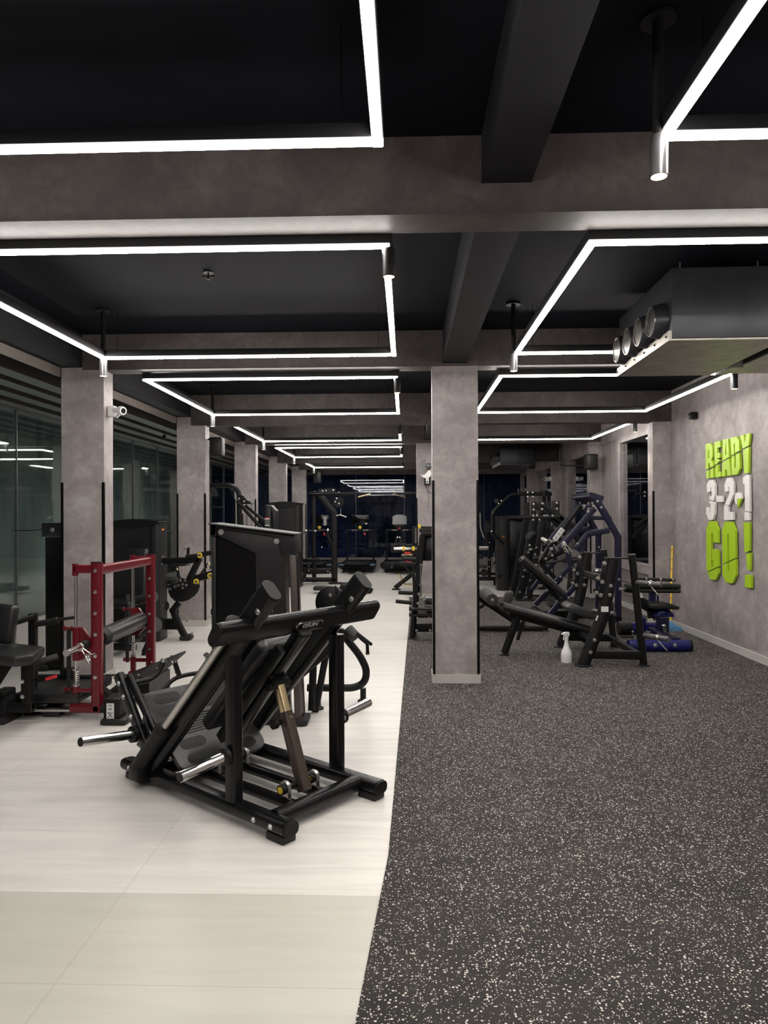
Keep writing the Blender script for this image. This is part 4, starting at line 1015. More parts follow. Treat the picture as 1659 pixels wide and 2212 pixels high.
# ---- navy plate-loaded press
t = thing('plate_loaded_press', 'navy blue plate-loaded press with angled gantry and long back pad, by the right wall', 'exercise machine', (2.4,10.4,0))
Y0, Y1 = 9.95, 10.95
def mir(pts, y): return [V((p.x, y, p.z)) for p in pts]
P1 = A(Y0, (1335,1333), (1335,1160), (1312,1120))
for y in (Y0, Y1):
    b = MB(); polybar(b, mir(P1, y), .085, .06); b.bar(*mir(A(Y0, (1316,1126), (1284,1074)), y), .095, .07, (0,1,0))
    o = partw(b, 'upright', 'navy', t)
    partw(MB().box((P1[0].x,y,.012), (.16,.12,.024)), 'foot_plate', 'satin', t, o)
    partw(MB().bolts([at(1331,1190,Y0) if y == Y0 else V((2.94,y-.03,1.0)), V((P1[1].x,y-.031,.6))] + [p+V((0,-.04,0)) for p in mir(A(Y0, (1289,1083), (1297,1096)), y)], (0,-1,0), .013), 'bolt', 'zinc', t, o)
    b = MB(); polybar(b, mir(A(Y0, (1316,1145), (1270,1153), (1246,1184)), y), .085, .05)
    b.prism([(p.x, p.z) for p in A(Y0, (1262,1160), (1239,1184), (1247,1190), (1255,1196), (1262,1192), (1264,1175))], (0,y,0), (1,0,0), (0,0,1), .03)
    partw(b, 'side_arm', 'navy', t)
    o = partw(MB().bar(*mir(A(Y0, (1284,1098), (1208,1187)), y), .085, .05, (0,1,0)), 'lever_arm', 'navy', t)
    partw(MB().bolts([p+V((0,-.03,0)) for p in mir(A(Y0, (1280,1092), (1213,1181), (1218,1185), (1220,1191)), y)], (0,-1,0), .013), 'bolt', 'zinc', t, o)
    pg = mir(A(Y0, (1218,1176)), y)[0]
    g = partw(MB().cyl(pg, pg+V((-.05,-.26,.02)), .025), 'weight_peg', 'chrome', t)
    partw(MB().lathe([(.03,0), (.034,.01), (.03,.02)], pg+V((-.03,-.16,.01)), (-.05,-.26,.02)).tube([pg+V((-.03,-.18,.0)), pg+V((.02,-.2,-.12))], .006).tube([pg+V((0,-.18,.0)), pg+V((.07,-.2,-.10))], .006), 'spring_clip', 'chrome', t, g)
    b = MB(); polybar(b, mir(A(Y0, (1226,1192), (1232,1222), (1200,1257)), y), .07, .05); b.bar(*mir(A(Y0, (1246,1262), (1200,1312)), y), .075, .06, (0,1,0)); b.bar(*mir(A(Y0, (1200,1257), (1176,1290)), y), .06, .05, (0,1,0))
    partw(b, 'lower_arm', 'navy', t)
    partw(MB().tube([p for p in mir(A(Y0, (1224,1196), (1226,1204), (1202,1214), (1186,1216)), y)], .018, bend=.05).cyl(*mir(A(Y0, (1200,1214), (1180,1216)), y), .024), 'hand_grip', 'rubber', t)
q0, q1 = mir(A(Y0, (1287,1073)), Y0-.04)[0], mir(A(Y0, (1287,1073)), Y1+.04)[0]
partw(MB().bar(q0, q1, .20, .075, (.35,0,1), r=.012).bar(mir(A(Y0, (1314,1119)), Y0)[0], mir(A(Y0, (1314,1119)), Y1)[0], .08, .06).bar(mir(A(Y0, (1280,1092)), Y0)[0], mir(A(Y0, (1280,1092)), Y1)[0], .05, .05), 'top_beam', 'navy', t)
o = partw(MB().bar(at(1252,1093,10.45), at(1186,1180,10.45), .05, .16, (0,1,0)), 'centre_lever', 'satin', t)
partw(MB().bar(at(1216,1142,10.33), at(1198,1166,10.33), .075, .004, (0,1,0)), 'instruction_label', 'sticker', t, o)
b = MB()
for k in range(3):
    p = at(1213-6*k,1146+8*k,10.32); b.bar(p+V((-.02,0,.02)), p+V((.02,0,-.02)), .004, .003, (0,1,0)).bar(p+V((-.02,0,-.01)), p+V((.015,0,.02)), .004, .003, (0,1,0))
partw(b, 'label_figures', 'dark', t, o)
partw(MB().bar(at(1224,1187,10.45), at(1166,1214,10.45), .07, .06, (0,1,0)).bar(at(1185,1183,10.45), at(1166,1214,10.45), .06, .06, (0,1,0)).bar(at(1166,1214,10.45), at(1200,1250,10.45), .06, .06, (0,1,0)), 'pivot_frame', 'satin', t)
o = partw(MB().bar(at(1127,1206,9.75), at(1216,1284,9.75), .30, .085, (0,0,1), r=.038), 'back_pad', 'vinyl', t)
partw(MB().bar(at(1124,1212,9.8), at(1205,1290,9.8), .10, .04, (0,0,1)).cyl(at(1120,1211,9.7), at(1125,1206,9.7), .012), 'pad_bracket', 'satin', t, o)
partw(MB().bar(at(1182,1275,9.9), at(1215,1300,9.9), .10, .05).box(at(1215,1305,10.2), (.4,.35,.09), bev=.03), 'seat', 'vinyl', t)
partw(MB().bar(at(1190,1270,Y0), at(1156,1306,Y0), .07, .05, (0,1,0)).bar(at(1245,1262,Y0), at(1185,1330,Y0), .075, .05, (0,1,0)), 'front_leg', 'navy', t)
partw(MB().bar((1.75,10.35,.06), (3.0,10.35,.06), .10, .09).bar((2.94,Y0,.06), (2.94,Y1,.06), .08, .08).bar((1.95,Y0,.06), (1.95,Y1,.06), .08, .08), 'base_frame', 'satin', t)
partw(bolts_at(MB(), Y0-.05, (1158,1221), (1183,1247), (1200,1259), (1211,1246), (1228,1291), (1223,1278), (1202,1298), (1212,1302), (1170,1194), (1179,1207), (1193,1200), (1190,1186), (1197,1168), (1191,1170), (1247,1174), (1262,1093), (1270,1105), r=.014), 'bolt', 'zinc', t)
g = partw(MB().cyl(at(1172,1164,10.4), at(1184,1171,10.2), .03), 'weight_peg', 'steel', t)

# ---- black frame machine beyond it
Y = 12.4
t = thing('plate_loaded_row', 'black plate-loaded rowing frame with bolted plates, behind the navy press', 'exercise machine', (2.4,12.6,0))
for y in (Y, Y+.7):
    b = MB(); b.bar(*mir(A(Y, (1152,1120), (1120,1295)), y), .11, .06, (0,1,0)).bar(*mir(A(Y, (1172,1118), (1141,1298)), y), .11, .06, (0,1,0)).bar(*mir(A(Y, (1117,1118), (1208,1117)), y), .085, .06).bar(*mir(A(Y, (1154,1118), (1154,1084)), y), .075, .06, (0,1,0)).bar(*mir(A(Y, (1167,1118), (1167,1086)), y), .06, .06, (0,1,0))
    b.bar(*mir(A(Y, (1203,1118), (1203,1082)), y), .085, .06, (0,1,0)).bar(*mir(A(Y, (1172,1090), (1246,1142)), y), .09, .05, (0,1,0)).bar(*mir(A(Y, (1208,1118), (1250,1165)), y), .10, .05, (0,1,0)).bar(*mir(A(Y, (1175,1125), (1222,1180)), y), .08, .05, (0,1,0))
    b.bar(*mir(A(Y, (1130,1236), (1148,1236)), y), .09, .05).bar(*mir(A(Y, (1141,1187), (1160,1187)), y), .08, .05).bar(*mir(A(Y, (1115,1298), (1245,1300)), y), .08, .07)
    o = partw(b, 'frame', 'satin', t)
    if y == Y: partw(bolts_at(MB(), Y-.04, (1153,1089), (1153,1101), (1172,1088), (1171,1100), (1203,1086), (1203,1099), (1152,1114), (1160,1114), (1176,1114), (1182,1114), (1194,1114), (1152,1123), (1165,1123), (1144,1178), (1159,1183), (1141,1193), (1156,1198), (1144,1187), (1147,1187), (1133,1232), (1148,1239), (1130,1246), (1145,1254), (1123,1279), (1137,1290), r=.016), 'bolt', 'zinc', t, o)
partw(MB().cyl(at(1140,1159,Y-.2), at(1155,1150,Y+.1), .05), 'roller_pad', 'foam', t)
partw(MB().box(at(1235,1210,Y+.3), (.35,.3,.09), bev=.02).bar(at(1235,1215,Y+.3), V((at(1235,1215,Y).x,Y+.3,.05)), .07,.07,(0,1,0)), 'seat', 'vinyl', t)

# ---- tower with overhead pull-down arm
Y = 14.1
t = thing('lat_pulldown', 'black pull-down machine with rounded weight tower and bent overhead arm, right of the centre pier', 'exercise machine', (2.3,14.3,0))
partw(MB().prism(oval(.26,.42,6,.10), (1.93,Y+.2,.73), (1,0,0), (0,1,0), 1.44), 'tower_shell', 'graphite', t)
o = partw(MB().span((2.02,Y+.12,.06), (2.62,Y+.5,1.44), bev=.03), 'weight_housing', 'dark', t)
k = 12
partw(MB().prism([(1.80+.95*i/k, 1.47+.02*math.sin(math.pi*i/k)) for i in range(k+1)]+[(2.75-.95*i/k, 1.44-.03*math.sin(math.pi*i/k)) for i in range(k+1)], (0,Y+.2,0), (1,0,0), (0,0,1), .45), 'lid', 'satin', t)
partw(MB().span((1.89,Y-.013,1.06), (1.95,Y-.008,1.075)), 'orange_mark', 'orange', t)
partw(MB().lathe([(.045,0), (.045,.02)], (1.84,Y+.01,.28), (0,-1,0)).bolts([(1.84,Y-.012,.28)], (0,-1,0), .014), 'tower_boss', 'matte', t)
b = MB().tube(A(Y-.1, (1063,1150), (1063,1112), (1070,1100), (1092,1078), (1104,1067), (1186,1067)), .036, 14, bend=.12)
b.cyl(at(1062,1150,Y-.1), at(1086,1175,Y), .04).bar((2.1,Y+.3,.14), (2.85,Y+.3,.14), .08, .08).bar((2.78,Y+.3,.02), (2.78,Y+.3,.5), .07, .07, (0,1,0)).bar((2.78,Y+.3,1.44), (2.78,Y+.3,1.9), .07, .07, (0,1,0)).bar((2.78,Y+.3,.5), (2.78,Y+.3,1.5), .07, .07, (0,1,0))
partw(b, 'frame', 'satin', t)
partw(MB().cyl(at(1072,1082,Y-.2), at(1084,1082,Y+.0), .045), 'foam_roller', 'rubber', t)
partw(MB().cyl(at(1174,1067,Y-.2), at(1189,1067,Y-.1), .045).box(at(1177,1062,Y-.1), (.14,.1,.04)), 'pivot_head', 'matte', t)
partw(bolts_at(MB(), Y-.14, (1140,1064), (1151,1064), (1140,1073), (1151,1073), (1062,1148), (1083,1082), (1077,1088)), 'bolt', 'zinc', t)
partw(MB().box((2.78,Y+.3,.015), (.22,.16,.03)), 'rubber_foot', 'rubber', t)

# ---- cable machine seen between pier and tower
Y = 15.2
t = thing('cable_machine', 'black cable row machine with a light steel bar, right of the centre pier', 'exercise machine', (1.8,15.2,0))
b = MB().bar(at(1020,1250,Y), at(1074,1250,Y), .10, .08).bar(at(1020,1238,Y), at(1074,1240,Y), .05, .06).bar(at(1057,1180,Y), at(1057,1250,Y), .07, .07, (0,1,0)).bar(at(1020,1187,Y), at(1074,1187,Y), .03, .05).bar(at(1053,1125,Y), at(1053,1185,Y), .10, .08, (0,1,0)).bar(at(1066,1215,Y), at(1074,1216,Y), .06, .05).bar(at(1052,1175,Y), at(1074,1190,Y), .06, .06)
b.span((at(1022,1250,Y).x,Y-.04,0), (at(1022,1250,Y).x+.08,Y+.04,.12)).span((at(1066,1250,Y).x,Y-.04,0), (at(1066,1250,Y).x+.08,Y+.04,.12))
partw(b, 'frame', 'satin', t)
partw(MB().bar(at(1020,1184,Y-.2), at(1055,1184,Y-.2), .08, .03, (0,1,0)), 'steel_bar', 'steel', t)
partw(MB().cyl(at(1046,1237,Y-.1), at(1046,1237,Y+.1), .08), 'cable_wheel', 'matte', t)
o = partw(MB().cyl(at(1054,1140,Y-.15), at(1054,1140,Y+.1), .10), 'pulley', 'matte', t)
partw(bolts_at(MB(), Y-.2, (1058,1172), (1068,1195), (1057,1210), (1057,1224)), 'bolt', 'zinc', t, o)
partw(MB().tube(A(Y-.1, (1037,1108), (1038,1140), (1046,1163)), .015).tube(A(Y-.1, (1067,1195), (1067,1215)), .014), 'guide_rod', 'steel', t)
partw(MB().box(at(1042,1224,Y-.2), (.16,.2,.05), bev=.015).box(at(1029,1202,Y-.2), (.25,.2,.10), bev=.02), 'seat', 'vinyl', t)

# ---- blue machine by the corner
Y = 8.45
t = thing('seated_row', 'glossy blue and black seated machine with round floor rollers, by the corner under the mirror', 'exercise machine', (3.0,8.3,0))
o = partw(MB().cyl((2.42,7.84,.066), (3.08,7.84,.066), .064, n=28), 'floor_tube', 'navyl', t)
partw(MB().cyl((3.07,7.84,.066), (3.095,7.84,.066), .066, n=28), 'end_cap', 'matte', t, o)
partw(MB().bolts([(2.69,7.778,.08), (2.90,7.778,.08)], (0,-1,0), .017), 'bolt', 'zinc', t, o)
partw(MB().box((2.55,7.84,.006), (.10,.14,.012)).box((2.95,7.84,.006), (.10,.14,.012)), 'rubber_foot', 'rubber', t, o)
o = partw(MB().cyl(at(1362,1357,8.75), at(1440,1359,8.75), .075, n=24), 'floor_tube', 'navyl', t)
partw(MB().cyl(at(1335,1357,8.75), at(1362,1357,8.75), .085, n=24), 'end_cap', 'matte', t, o)
partw(MB().bar((2.96,7.9,.09), (2.96,8.7,.09), .10, .10).bar(at(1431,1386,Y), at(1431,1334,Y), .13, .12, (0,1,0)), 'main_column', 'navy', t)
partw(MB().cyl(at(1388,1363,8.7), at(1388,1338,8.7), .035).ball(at(1388,1338,8.7), .045, (1,1,.6)), 'blue_post', 'navyl', t)
partw(MB().prism([(-.12,-.03), (.10,-.03), (.10,.0), (.06,.045), (-.05,.045), (-.09,.01)], at(1434,1326,Y), (1,0,0), (0,0,1), .12, .01).ball(at(1434,1322,Y), .07, (1.2,1,.6)), 'seat_post_head', 'navyl', t)
partw(MB().prism([(-.15,-.035), (.16,-.045), (.17,-.01), (.05,.03), (-.13,.03), (-.16,.01)], at(1428,1306,Y), (1,0,0), (0,0,1), .28, .015), 'seat', 'vinyl', t)
partw(MB().bar(at(1372,1293,Y+.1), at(1416,1320,Y+.1), .12, .05, (0,1,0)).bar(at(1402,1310,Y+.1), at(1405,1335,Y+.1), .06, .05, (0,1,0)), 'seat_rail', 'satin', t)
partw(MB().prism([(-.04,-.04), (.03,-.04), (.0,.04), (-.04,.04)], at(1384,1284,Y+.05), (1,0,0), (0,0,1), .01), 'white_card', 'sticker', t)
for z_ in (1266, 1276): partw(MB().bar(at(1378,z_-1,Y+.1), at(1466,z_,Y+.1), .14, .05, (0,0,1), r=.02), 'arm_pad', 'vinyl', t)
partw(MB().bar(at(1409,1335,Y+.2), at(1409,1252,Y+.2), .075, .06, (0,1,0)).bar(at(1421,1360,Y), at(1421,1270,Y+.3), .02, .02, (0,1,0)), 'blue_mast', 'navyl', t)
o = partw(MB().cyl(at(1372,1250,Y), at(1458,1253,Y), .018), 'handle_bar', 'rubber', t)
for px in (1395, 1426, 1453): partw(MB().cyl(at(px-2,1250+(px-1372)*.035,Y), at(px+2,1250+(px-1372)*.035,Y), .023), 'chrome_ring', 'chrome', t, o)
partw(MB().cyl(at(1429,1256,Y), at(1430,1262,Y), .022), 'pull_pin', 'chrome', t)
g = partw(MB().cyl(at(1434,1353,Y-.1), at(1440,1374,Y-.2), .024), 'foot_peg', 'rubber', t)
partw(MB().ball(at(1441,1375,Y-.2), .026).ball(at(1434,1352,Y-.1), .024), 'chrome_end', 'chrome', t, g)
partw(MB().cyl(at(1378,1273,Y-.1), at(1337,1272,Y-.1), .022), 'weight_peg', 'chrome', t)
partw(MB().cyl(at(1350,1270,Y-.12), at(1368,1272,Y-.12), .05), 'peg_collar', 'matte', t)
partw(bolts_at(MB(), Y-.1, (1367,1365), (1397,1365), (1372,1378), (1403,1366)), 'bolt', 'zinc', t)

# ---- broom in the corner
t = thing('broom', 'broom with yellow spotted handle and light blue head leaning in the corner', 'broom', (3.40,9.2,0))
partw(MB().cyl((3.385,9.22,.10), (3.515,9.50,1.08), .0125, n=12), 'handle', 'yellow', t)
b = MB()
for k in range(7):
    p = V((3.385,9.22,.10)).lerp(V((3.515,9.50,1.08)), .18+.125*k); q = V((3.385,9.22,.10)).lerp(V((3.515,9.50,1.08)), .20+.125*k); b.cyl(p, q, .0130, n=12)
partw(b, 'orange_spots', 'orange', t)
partw(MB().prism([(-.06,.02), (.16,.02), (.15,.05), (.06,.085), (.015,.14), (-.02,.14), (-.06,.06)], (3.36,9.21,0), (1,0,0), (0,0,1), .05, .006), 'broom_head', 'blueplastic', t)
partw(MB().span((3.30,9.185,.0), (3.515,9.235,.022)), 'bristles', 'blueplastic', t)

# ================================================================== on the walls and the ceiling
def atx(px, py, x):
    d = CM @ V((px-CXX, -(py-CYY), -CF)); return d*(x/d.x) + V((0,0,1.5))
def sgn(name, letters, mat, t, extra=()):
    for nm, polys in letters:
        b = MB()
        for i_, po in enumerate(polys):
            q = [atx(1500+X/5.981, 920+Y_/5.981, 3.512) for X, Y_ in po]
            b.prism([(p.y, p.z) for p in q], (3.527,0,0), (0,1,0), (0,0,1), .022+.0008*i_)
        b.out(nm, mat if not isinstance(mat, dict) else mat[nm], t)
t = thing('wall_sign', 'raised lime green letters spelling READY, top row of the wall sign', 'sign', (0,0,0), group='letters of the motto on the right wall')
sgn('', [('letter_r', [[(138,238),(176,228),(177,548),(140,566)], [(174,229),(200,222),(232,275),(188,312),(174,315)], [(232,275),(232,400),(214,440),(188,425),(188,312)], [(174,415),(190,415),(214,440),(205,470),(174,485)], [(190,455),(216,438),(238,485),(240,520),(203,538),(194,500)], [(148,588),(187,569),(187,675),(152,680)], [(203,562),(240,545),(244,668),(200,675)]]),
 ('letter_e', [[(252,210),(290,200),(292,485),(258,502)], [(288,200),(328,192),(330,275),(288,285)], [(288,350),(325,345),(326,410),(288,418)], [(288,430),(326,438),(320,462),(288,478)], [(266,520),(304,500),(305,662),(268,666)], [(302,598),(335,590),(342,655),(303,662)]]),
 ('letter_a', [[(360,178),(395,172),(398,240),(390,380),(390,432),(356,448)], [(393,172),(430,168),(443,405),(408,422),(410,370),(404,240)], [(388,375),(412,368),(412,425),(388,435)], [(358,470),(398,448),(393,565),(390,652),(352,658)], [(410,440),(447,420),(468,638),(424,646),(414,560)], [(394,448),(414,440),(414,560),(392,565)], [(393,172),(398,172),(400,245),(396,245)]]),
 ('letter_d', [[(460,158),(503,147),(505,362),(472,384)], [(500,148),(538,137),(572,190),(518,228),(500,232)], [(518,222),(572,190),(575,320),(520,350)], [(474,402),(512,380),(514,630),(478,636)], [(530,372),(576,345),(584,550),(532,548)], [(510,540),(584,548),(548,630),(510,634)]]),
 ('letter_y', [[(586,128),(630,113),(648,235),(652,245),(616,295)], [(660,104),(714,95),(694,252),(616,295),(646,240)], [(622,315),(698,272),(692,608),(638,612)]])], 'lime', t)
t = thing('wall_sign', 'raised white numerals 3-2-1, middle row of the wall sign', 'sign', (0,0,0), group='letters of the motto on the right wall')
ell = [(558+45*math.cos(R(a_)), 940-82*math.sin(R(a_))) for a_ in range(0, 261, 12)]
sgn('', [('numeral_three', [[(153,760),(183,702),(212,700),(200,790),(200,845),(160,865)], [(183,702),(235,698),(262,765),(210,800),(197,795)], [(210,790),(262,765),(262,900),(222,908)], [(190,912),(262,892),(245,965),(190,952)], [(190,970),(250,982),(258,1010),(256,1140),(208,1132),(206,1005),(185,1000)], [(150,1130),(208,1112),(256,1138),(235,1212),(180,1214)], [(150,1052),(190,1050),(192,1132),(150,1140)]]),
 ('dash', [[(275,900),(358,905),(358,985),(276,982)]]),
 ('numeral_two', [[(383,765),(415,675),(442,672),(430,780),(430,845),(390,857)], [(415,675),(468,670),(500,740),(447,792),(430,782)], [(445,785),(500,740),(500,890),(440,1028),(388,1015),(445,880)], [(380,1025),(432,1038),(432,1215),(378,1215)], [(428,1110),(496,1115),(496,1215),(428,1215)]]),
 ('dot', [ell+[(548,940)]]), ('green_wedge', [[(548,942),(606,938),(552,1062)]]),
 ('numeral_one', [[(622,665),(662,635),(703,632),(710,1108),(648,1095),(645,760),(640,742),(622,750)], [(642,1108),(705,1122),(706,1218),(642,1218)]])],
 {'numeral_three': 'wtext', 'dash': 'wtext', 'numeral_two': 'wtext', 'dot': 'wtext', 'green_wedge': 'lime', 'numeral_one': 'wtext'}, t)
t = thing('wall_sign', 'raised lime green letters spelling GO!, bottom row of the wall sign', 'sign', (0,0,0), group='letters of the motto on the right wall')
sgn('', [('letter_g', [[(148,1335),(185,1230),(215,1230),(212,1380),(212,1857),(165,1880),(150,1850)], [(185,1230),(262,1232),(303,1345),(235,1388),(208,1382)], [(235,1378),(303,1343),(305,1512),(240,1505)], [(222,1588),(305,1600),(308,1815),(238,1846),(235,1730),(222,1728)], [(208,1820),(242,1820),(242,1844),(208,1858)], [(165,1895),(308,1830),(308,1900),(268,1992),(200,1980)]]),
 ('letter_o', [[(352,1350),(388,1235),(430,1238),(420,1390),(423,1755),(358,1785)], [(388,1235),(482,1238),(525,1355),(440,1397),(418,1392)], [(440,1390),(525,1353),(527,1705),(443,1745)], [(358,1800),(425,1770),(430,1880),(425,2025),(400,2022),(358,1920)], [(445,1762),(530,1720),(533,1930),(485,2035),(440,2030),(448,1880)], [(400,2022),(485,2035),(450,1876),(428,1876)]]),
 ('exclamation_mark', [[(628,1248),(708,1248),(704,1612),(642,1638)], [(660,1660),(720,1638),(710,1865),(675,1862)], [(648,1922),(728,1930),(728,2095),(646,2085)]])], 'lime', t)

# ---- air-conditioning duct units
def duct_unit(label, x0, y0, z0, sc_=1.0, grp='ceiling duct units'):
    t = thing('duct_unit', label, 'air duct', (x0,y0,z0), 0, grp)
    W, Dp, Hh = .70, 1.16, .445
    MB().prism([(0,.0), (W,0), (W,Hh), (.0,Hh)], (0,Dp/2,0), (1,0,0), (0,0,1), Dp, .006).out('housing', 'duct', t)
    MB().span((.0,0,-.012), (W,Dp,-.001)).out('underside_panel', 'ductpale', t)
    MB().span((-.02,0,-.012), (-.001,Dp,.05)).out('edge_flange', 'ductpale', t)
    b = MB(); b.bolts([(-.021,.04+.22*k,.02) for k in range(6)], (-1,0,0), .006); b.out('screw', 'dark', t)
    for k in range(4):
        y = .16+.262*k
        n = MB().lathe([(.115,0), (.112,.03), (.10,.075), (.094,.082), (.088,.075), (.088,.01)], (-.001,y,.15), (-1,0,0), 32).out('jet_nozzle', 'duct', t)
        MB().lathe([(.0955,.078), (.0955,.084), (.089,.084), (.089,.078)], (-.001,y,.15), (-1,0,0), 32).out('rim', 'steel', n)
        MB().lathe([(.06,.012), (.058,.055), (.04,.066)], (-.001,y,.15), (-1,0,0), 24).out('inner_cone', 'greyplastic', n)
    return t
duct_unit('black ceiling duct unit with four round jet nozzles, nearest at the upper right', 1.672, 4.50, 2.600).rotation_euler[2] = R(-1.0)
t = thing('duct_unit', 'black ceiling duct box beside the nozzle unit, cut by the right frame edge', 'air duct', (2.50,4.55,2.612), 0, 'ceiling duct units')
MB().span((0,0,0), (.95,1.10,.445)).out('housing', 'duct', t); MB().span((0,0,-.012), (.95,1.10,-.001)).out('underside_panel', 'ductpale', t)
MB().span((-.085,.78,-.03), (.0,1.06,.10)).out('connecting_bracket', 'ductpale', t)
b = MB(); 
for k in range(3): b.tube([V((-.05,.70-.22*k,.03)), V((-.02,.60-.22*k,.05)), V((-.06,.52-.22*k,.04)), V((-.03,.45-.22*k,.05))], .006, 8)
b.out('cables', 'orange' if False else 'greymetal', t)
duct_unit('black ceiling duct unit with round nozzles, far away above the tower machine', 1.98, 15.0, 2.56)
for c_ in bpy.data.objects:
    if c_.name.startswith('underside_panel') and c_.parent is not None and c_.parent.location[1] > 10: c_.data.materials[0] = M['duct']
for x, y in ((1.80,4.7), (2.3,4.7), (1.80,5.5)):
    tag(MB().cyl((x,y,3.06), (x,y,3.148), .006).out('hanger_rod', 'greymetal'), 'threaded hanger rod between the nozzle duct unit and the dark ceiling', 'hanger rod', 'hanger rods of the duct unit')

# ---- loudspeakers, sensors and cameras
def speaker(label, c, size, arm=None, tilt=0):
    t = thing('loudspeaker', label, 'loudspeaker', c)
    MB().box((0,0,0), size, bev=.02, seg=3).out('cabinet', 'matte', t)
    MB().box((0,-size[1]/2-.002,0), (size[0]*.8,.006,size[2]*.85), bev=.002).out('grille', 'graphite', t)
    if arm: MB().tube([V(p)-V(c) for p in arm], .014, bend=.05).out('bracket', 'satin', t)
    return t
s0 = at(470,966,9.75)
speaker('black loudspeaker bracketed to the side of the second left pier', tuple(s0), (.16,.20,.26), [(-2.72,9.70,s0.z+.1), tuple(s0+V((0,0,.14))), tuple(s0)])
s0 = at(686,1030,19.2)
speaker('black loudspeaker by the farthest left pier against the back glass', tuple(s0), (.22,.2,.36), [(-2.72,19.4,s0.z), tuple(s0)])
s0 = at(1276,998,12.6)
speaker('black loudspeaker on a long arm at the third right pier', tuple(s0), (.20,.22,.27), [tuple(at(1210,968,13.2)), tuple(at(1210,1006,13.2)), tuple(at(1262,1006,12.7)), tuple(s0)])
t = thing('wall_sensor', 'small black box high on the right wall left of the wall sign', 'sensor', tuple(atx(1497,898,3.5)))
MB().box((0,0,0), (.08,.09,.085), bev=.01).out('sensor_box', 'matte', t); MB().cyl((-.041,0,.01), (-.046,0,.01), .012).out('sensor_eye', 'dark', t)
t = thing('wall_sensor', 'small black box hanging under the left ceiling slats', 'sensor', tuple(at(355,944,10.8)))
MB().box((0,0,0), (.05,.05,.06), bev=.006).out('sensor_box', 'matte', t); MB().cyl((0,0,.03), (0,0,.16), .008).out('stem', 'matte', t)
def cctv(label, c, s):
    t = thing('security_camera', label, 'security camera', c)
    MB().box((0,0,0), (.07,.07,.10), bev=.012, seg=3).out('base_box', 'white', t)
    MB().cyl((s*.02,-.01,.01), (s*.10,-.05,.0), .028, n=20).out('camera_body', 'white', t)
    MB().lathe([(.040,0), (.042,.03), (.036,.05)], (s*.09,-.045,.0), (s*.8,-.5,-.1), 20).out('lens_hood', 'white', t)
    MB().lathe([(.026,.049), (.022,.053)], (s*.09,-.045,.0), (s*.8,-.5,-.1), 20).out('lens', 'dark', t)
    MB().cyl((s*.05,-.02,-.05), (s*.075,-.03,-.03), .016).out('joint', 'white', t)
    return t
cctv('white bullet camera on the side of the nearest left pier', (-2.693,6.44,2.465), 1)
p = at(1173,1033,15.9); cctv('white bullet camera on a far right pier', (3.265,16.19,p.z+.0), -1)
for (px, py, y), w_ in (((614,809,6.75), 'left'), ((1237,797,6.75), 'right')):
    x = at(px, py, y).x
    t = thing('smoke_detector', 'round white smoke detector on the dark ceiling of the %s bay' % w_, 'smoke detector', (x,y-.0,CH-.04))
    MB().lathe([(.05,0), (.085,.015), (.09,.038)], n=32).out('cover', 'white', t)
    MB().lathe([(.02,-.004), (.05,0)], n=24).out('vent_ring', 'greyplastic', t)
p = at(450,589,4.75)
t = thing('sprinkler_head', 'small copper-edged sprinkler head in the dark ceiling between the first light rectangles', 'sprinkler', (p.x,4.75,CH-.002))
MB().lathe([(.035,-.006), (.035,0)], n=20).out('rose', 'matte', t)
MB().cyl((0,0,-.045), (0,0,0), .006).box((0,0,-.03), (.085,.008,.010)).out('sprinkler_body', 'matte', t)
MB().lathe([(.012,-.05), (.012,-.046)], n=16).out('deflector', 'satin', t)

# ---- wall fan on the pier
t = thing('wall_fan', 'grey wall fan without its cage, high on the farther centre pier', 'fan', (.40,12.82,0))
Y = 12.55
hub = at(926,1007,Y)
partw(MB().cyl(hub+V((0,-.03,0)), hub+V((0,.10,0)), .055, n=24).lathe([(.055,0), (.045,.03), (.02,.045)], hub+V((0,-.03,0)), (0,-1,0)), 'motor', 'greymetal', t)
def blade(pts, y, mat):
    q = A(y, *pts); b = MB(); o = hub
    b.prism([((p-o).x, (p-o).z) for p in q], (o.x,y,o.z), (1,0,0), (.0,0,1), .006); partw(b, 'fan_blade', mat, t)
blade([(922,1010), (920,991), (912,993), (906,1001), (905,1005), (910,1011), (916,1015), (920,1013)], Y-.01, 'greymetal')
blade([(925,1015), (930,1017), (932,1024), (929,1030), (922,1034), (914,1031), (909,1026), (916,1026), (921,1022)], Y-.02, 'white')
blade([(928,1010), (936,1005), (941,1012), (936,1018), (930,1016)], Y, 'greyplastic')
b0 = at(923,1040,12.80)
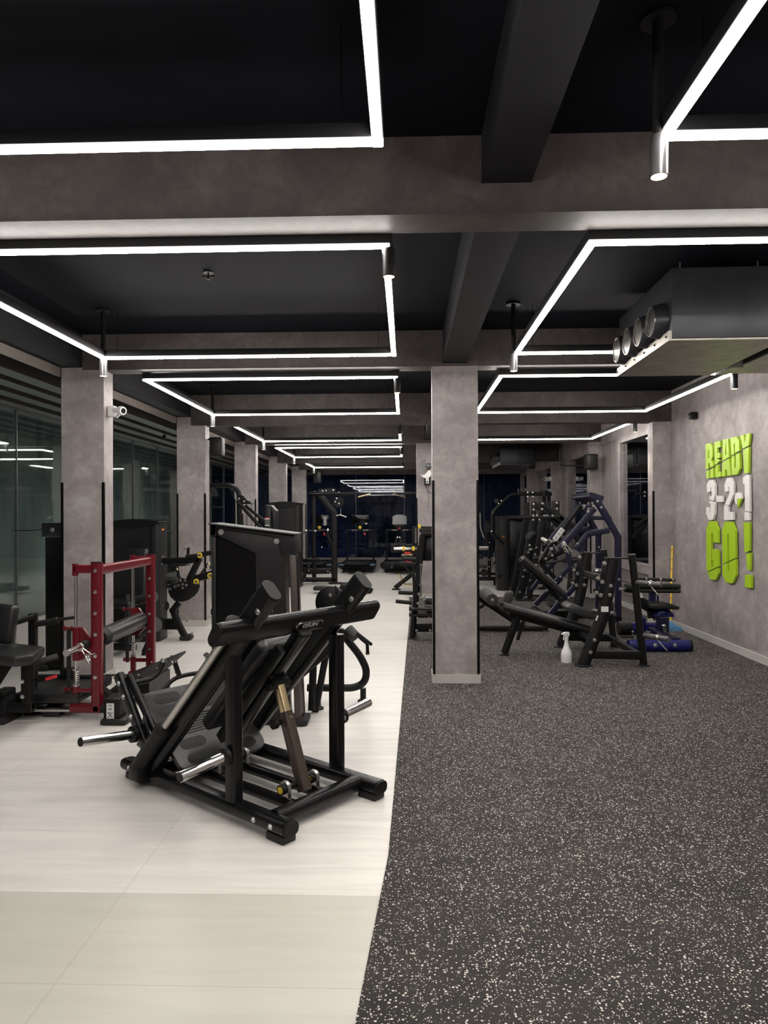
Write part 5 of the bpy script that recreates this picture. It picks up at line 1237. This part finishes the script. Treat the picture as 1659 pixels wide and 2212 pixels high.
partw(MB().bar((b0.x,12.78,b0.z-.07), (b0.x,12.78,b0.z+.12), .11, .06, (0,1,0), r=.02).tube([(b0.x,12.77,b0.z+.10), tuple(hub+V((0,.1,-.05))), tuple(hub+V((0,.08,0)))], .02), 'mount', 'matte', t)
o = partw(MB().box((b0.x,12.745,b0.z+.01), (.055,.012,.10), bev=.005), 'control_plate', 'white', t)
partw(MB().lathe([(.015,0), (.015,.006)], (b0.x,12.739,b0.z-.012), (0,-1,0)), 'switch_knob', 'dark', t, o)
partw(MB().tube([(b0.x-.02,12.79,b0.z-.08), (b0.x,12.80,b0.z-.18), (b0.x+.10,12.81,b0.z-.23)], .005, bend=.06), 'power_cable', 'dark', t)
partw(MB().cyl((b0.x+.02,12.78,b0.z-.08), (b0.x+.02,12.78,b0.z-.46), .0025).ball((b0.x+.02,12.78,b0.z-.46), .008), 'pull_cord', 'dark', t)

# ---- dim planting outside the back glass
for i, (x, y, h, r_) in enumerate([(-.6,YB+1.9,1.9,.5), (.7,YB+2.0,1.6,.4), (1.9,YB+2.1,2.1,.45), (-2.6,YB+2.1,1.7,.45), (2.9,YB+2.0,1.8,.5)]):
    nm = ['in the middle of the aisle view', 'just left of the farther centre pier', 'behind the tower machine on the right', 'behind the half-hidden treadmill', 'at the far right end of the back glass'][i]
    t = thing('shrub', 'dark shrub outside the back glass, %s' % nm, 'shrub', (x,y,-.3))
    b = MB(); rnd = random.Random(i)
    for k in range(70):
        a_, e_, q = rnd.uniform(0,6.28), rnd.uniform(-.9,1.2), r_*rnd.uniform(.5,1)
        c = V((q*math.cos(a_)*math.cos(e_), .5*q*math.sin(a_)*math.cos(e_), h*.6+q*math.sin(e_)))
        d = V((rnd.uniform(-1,1), rnd.uniform(-.5,.5), rnd.uniform(-.6,1))).normalized()
        b.prism([(0,-.03), (.09,-.035), (.18,0), (.09,.035), (0,.03)], c, d, d.orthogonal(), .003)
    b.out('foliage', 'leaf', t)
    MB().tube([(0,0,0), (.03,0,h*.35), (-.02,0,h*.7)], [.03,.025,.012]).out('stem', 'leaf', t)
